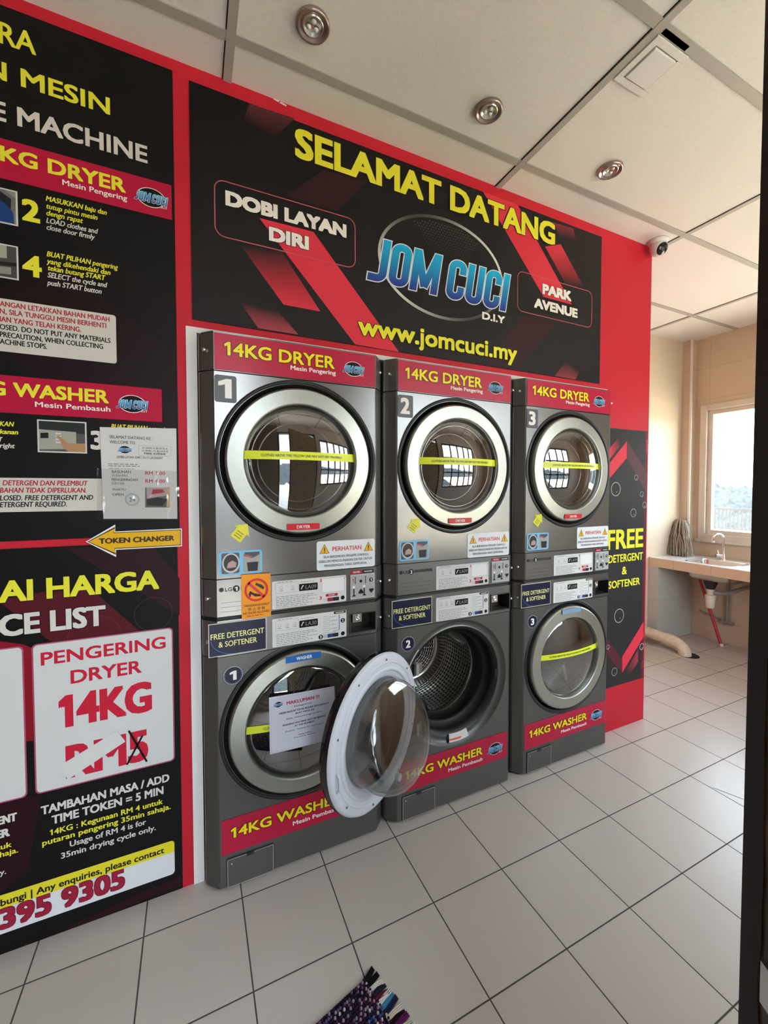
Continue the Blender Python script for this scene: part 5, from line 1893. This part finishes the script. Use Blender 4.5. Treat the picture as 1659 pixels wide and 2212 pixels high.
t = thing('supply_pipe', 'grey water pipe with a stop valve on the wall under the counter', 'pipe', (4.41, 0.545, 0.19))
b = MB()
b.tube([(4.412, 0.553, 0.20), (4.412, 0.553, 0.55), (4.405, 0.53, 0.60), (4.37, 0.52, 0.66), (4.34, 0.545, 0.70)], 0.0125, 12, 'pipe_grey')
O_(b, 'pipe')
b = MB()
b.tube([(4.412, 0.60, 0.197), (4.412, 0.50, 0.203)], 0.016, 12, 'pipe_grey')
b.tube([(4.412, 0.60, 0.215), (4.412, 0.78, 0.255)], 0.008, 10, 'pipe_grey')
O_(b, 'tee')
b = MB()
b.tube([(4.40, 0.50, 0.575), (4.385, 0.44, 0.60), (4.36, 0.41, 0.625)], 0.013, 10, 'pipe_grey')
b.tube([(4.36, 0.41, 0.625), (4.33, 0.39, 0.635)], 0.018, 10, 'steel')
O_(b, 'stop_valve')

b = MB()
b.tube([(4.31, 0.752, 0.64), (4.29, 0.53, 0.006)], 0.0125, 12, 'broom_red')
b.tube([(4.2905, 0.536, 0.028), (4.2895, 0.529, 0.004)], 0.0145, 12, 'pvc_white')
o = b.build('broom_stick', None, (4.29, 0.53, 0))
tag(o, 'dark red stick leaning under the counter behind the drain trap', 'stick')

t = thing('mop_head', 'grey string mop head standing upside down in the corner of the counter', 'mop', (4.285, 0.86, ct))
rnd = random.Random(9)
b = MB()
for i in range(230):
    a = rnd.uniform(-1, 1)
    dp = rnd.uniform(-1, 1)
    x0, y0, z0 = 4.30+0.025*dp, 0.905-0.042*a, 1.135-0.012*abs(a)
    bx, by = 4.275-0.06*rnd.random()+0.05*dp, 0.858-0.092*(a*0.85+rnd.uniform(-0.2, 0.2))
    zb = ct+0.004+abs(rnd.gauss(0, 0.014))
    k1, k2 = rnd.uniform(-0.016, 0.016), rnd.uniform(-0.016, 0.016)
    pts = []
    for j in range(7):
        s = j/6
        e_ = s**0.75
        pts.append((x0+(bx-x0)*e_-0.020*sin(pi*s)+k1*sin(5*s), y0+(by-y0)*e_-0.010*sin(pi*s)*(1 if a > 0 else -1)+k2*sin(6*s), z0+0.016*sin(min(1, s*5)*pi)*(1-s)+(zb-z0)*s))
    g = rnd.uniform(0.45, 1.25)
    b.tube(pts, 0.0033, 5, 'yarn', (0.42*g, 0.36*g, 0.29*g, 1))
O_(b, 'strings')
b = MB()
b.tube([(4.30, 0.95, 1.12), (4.30, 0.86, 1.115)], 0.014, 10, 'yarn', (0.36, 0.31, 0.26, 1))
O_(b, 'clamp')

# pipe on the floor
t = thing('drain_pipe', 'thick cream drain pipe on the floor, its elbow turned down by the sink counter', 'pipe', (3.78, 0.75, 0))
px_ = 3.790
b = MB()
b.tube([(px_, YA-0.002, 0.105), (px_, 0.70, 0.092)], 0.046, 20, 'pvc')
O_(b, 'pipe')
b = MB()
pts = [(px_, 0.715, 0.093)]
for i in range(0, 8):
    a = pi/2*i/7
    pts.append((px_, 0.66-0.10*sin(a), 0.090-0.10*(1-cos(a))*0.95))
b.tube(pts, [0.051, 0.051]+[0.048]*7, 20, 'pvc')
b.v = [(x, y_, max(z, 0.002)) for x, y_, z in b.v]
O_(b, 'elbow')
b = MB()
b.lathe([(0.075, 0.0), (0.07, 0.003), (0.0005, 0.004)], (px_+0.03, 0.545, 0.0005), Mz, 20, 'dark_gap')
O_(b, 'drain_opening')

# ------------------------------------------------------------------ rag rug
A_ = radians(14)
ul = Vector((-cos(A_), -sin(A_), 0))       # along the rug, away from the fringe
uw = Vector((sin(A_), -cos(A_), 0))        # across, along the fringe
o0 = Vector((0.408, -0.462, 0))
LR, WR = 0.62, 0.40
t = thing('rag_rug', 'woven purple and black rag rug with a fringed end on the floor', 'rug', o0)
PAL = ['#2a1626', '#3a1a32', '#1c1622', '#4a2440', '#241a2c', '#5a4a6a', '#2c2440', '#8a7a86', '#38203a', '#221822']
LIGHT = ['#b3a39f', '#8f838b', '#c4bab2', '#93707f']
rnd = random.Random(21)
b = MB()
c4 = [o0, o0+ul*LR, o0+ul*LR+uw*WR, o0+uw*WR]
b.add([(p_.x, p_.y, 0.0008) for p_ in c4]+[(p_.x, p_.y, 0.006) for p_ in c4], [(0, 1, 2, 3), (4, 7, 6, 5), (0, 4, 5, 1), (1, 5, 6, 2), (2, 6, 7, 3), (3, 7, 4, 0)], 'yarn', hexc('#2a1c26'))
nr, nc = 44, 84
for j in range(nr):
    stripe = rnd.choice(PAL)
    lightp = [0.3, 0.12, 0.45, 0.1, 0.7, 0.25, 0.15][j % 7]
    blue = j in (9, 10, 19, 27)
    for i in range(nc):
        col = hexc(rnd.choice(LIGHT)) if (rnd.random() < lightp and (i+j) % 2) else hexc(rnd.choice(PAL) if rnd.random() < 0.6 else stripe)
        if blue and rnd.random() < 0.7:
            col = hexc(rnd.choice(['#3a4a78', '#53658c', '#2c3460']))
        c = o0+ul*(LR*(i+0.5)/nc)+uw*(WR*(j+0.5)/nr)
        hl, hw = LR/nc*0.60, WR/nr*0.52
        dj = rnd.uniform(-0.3, 0.3)
        v = []
        for s_, z in ((1.0, 0.005), (0.75, 0.0095), (0.3, 0.0115)):
            for q_ in range(6):
                a = q_*pi/3
                p_ = c+ul*(hl*s_*cos(a+dj))+uw*(hw*s_*sin(a+dj))
                v.append((p_.x, p_.y, z))
        f = [(k_*6+q_, k_*6+(q_+1) % 6, (k_+1)*6+(q_+1) % 6, (k_+1)*6+q_) for k_ in range(2) for q_ in range(6)]+[tuple(range(12, 18))]
        b.add(v, f, 'yarn', col, True)
O_(b, 'woven_mat')
FC = ['#141614', '#101412', '#c8c4b8', '#1c2430', '#5a1c34', '#d8d2c6', '#3a7a9c', '#20243c', '#c2b8a6', '#1c1016', '#5a1c50', '#bdb4a2', '#4c5048', '#d0ccc0', '#22282c']
nf = 30
for i in range(nf):
    col = hexc(FC[i % len(FC)])
    wv = WR*(i+0.5)/nf
    b = MB()
    ln = 0.038+0.010*rnd.random()
    base = o0+uw*wv
    sk = rnd.uniform(-0.25, 0.25)
    if i == 0:
        ln, sk = 0.036, -0.4
    for s_ in (-1, 0, 1):
        pts = [base+ul*0.008+uw*(0.0042*s_)+Vector((0, 0, 0.006)), base-ul*(ln*0.4)+uw*(0.0045*s_+sk*ln*0.3)+Vector((0, 0, 0.0075)), base-ul*ln+uw*(0.0052*s_+sk*ln)+Vector((0, 0, 0.004))]
        b.tube(pts, [0.0032, 0.0036, 0.0024], 6, 'yarn', col)
    O_(b, 'tassel')

# ------------------------------------------------------------------ dark door at the right edge of the frame
P0 = Vector((0.360, -1.375, 0))
hinge = Vector((1.22, YF+0.02, 0))
d = (hinge-P0).normalized()
nn = Vector((d.y, -d.x, 0))
if nn.dot(CAM-P0) < 0:
    nn = -nn
L_ = (hinge-P0).length
b = MB()
b.obox(P0+nn*0.0, d, nn, L_, 0.048, 0.006, 2.44, 'door_brown')
o = struct(b.build('door_1', None, P0))
b = MB()
rnd = random.Random(3)
e0 = P0-d*0.003
zs_ = [0.006+i*2.434/90 for i in range(91)]
v, wv = [], 0.016
for z in zs_:
    wv = min(0.022, max(0.011, wv+rnd.uniform(-0.003, 0.003)))
    v += [tuple(e0-nn*0.001+Vector((0, 0, z))), tuple(e0+nn*wv+Vector((0, 0, z)))]
b.add(v, [(2*i, 2*i+1, 2*i+3, 2*i+2) for i in range(90)], 'door_edge')
b.build('edge_strip', o, P0)
b = MB()
b.obox(P0-d*0.006+nn*0.026, d, nn, 0.006, 0.016, 1.02, 1.14, 'dark_plastic')
b.obox(P0-d*0.012+nn*0.030, d, nn, 0.010, 0.010, 1.06, 1.09, 'screw_metal')
b.build('latch_plate', o, P0)

# ------------------------------------------------------------------ railing outside the window
t = thing('railing', 'pale metal railing at the edge of the terrace outside the window', 'railing', (14, 3, -0.35))
b = MB()
b.box(13.97, 14.03, -6, 14, 0.84, 0.90, 'rail_grey')
O_(b, 'top_rail')
b = MB()
b.box(13.98, 14.02, -6, 14, 0.28, 0.32, 'rail_grey')
O_(b, 'bottom_rail')
b = MB()
b.box(13.985, 14.015, -0.012, 0.012, 0.31, 0.86, 'rail_grey')
mb_ = b
first = None
for i in range(60):
    y = 2.2+i*0.095
    if first is None:
        first = mb_.build('baluster', t, (14, 0, -0.35))
        first.location = (0, y-3, 0)
    else:
        c = first.copy()
        COL.objects.link(c)
        c.location = (0, y-3, 0)
first = None
for i in range(7):
    y = -4+i*2.4
    if first is None:
        first = MB().box(13.95, 14.05, -0.05, 0.05, -0.35, 0.95, 'rail_grey').build('post', t, (14, 0, -0.35))
        first.location = (0, y-3, 0)
    else:
        c = first.copy()
        COL.objects.link(c)
        c.location = (0, y-3, 0)
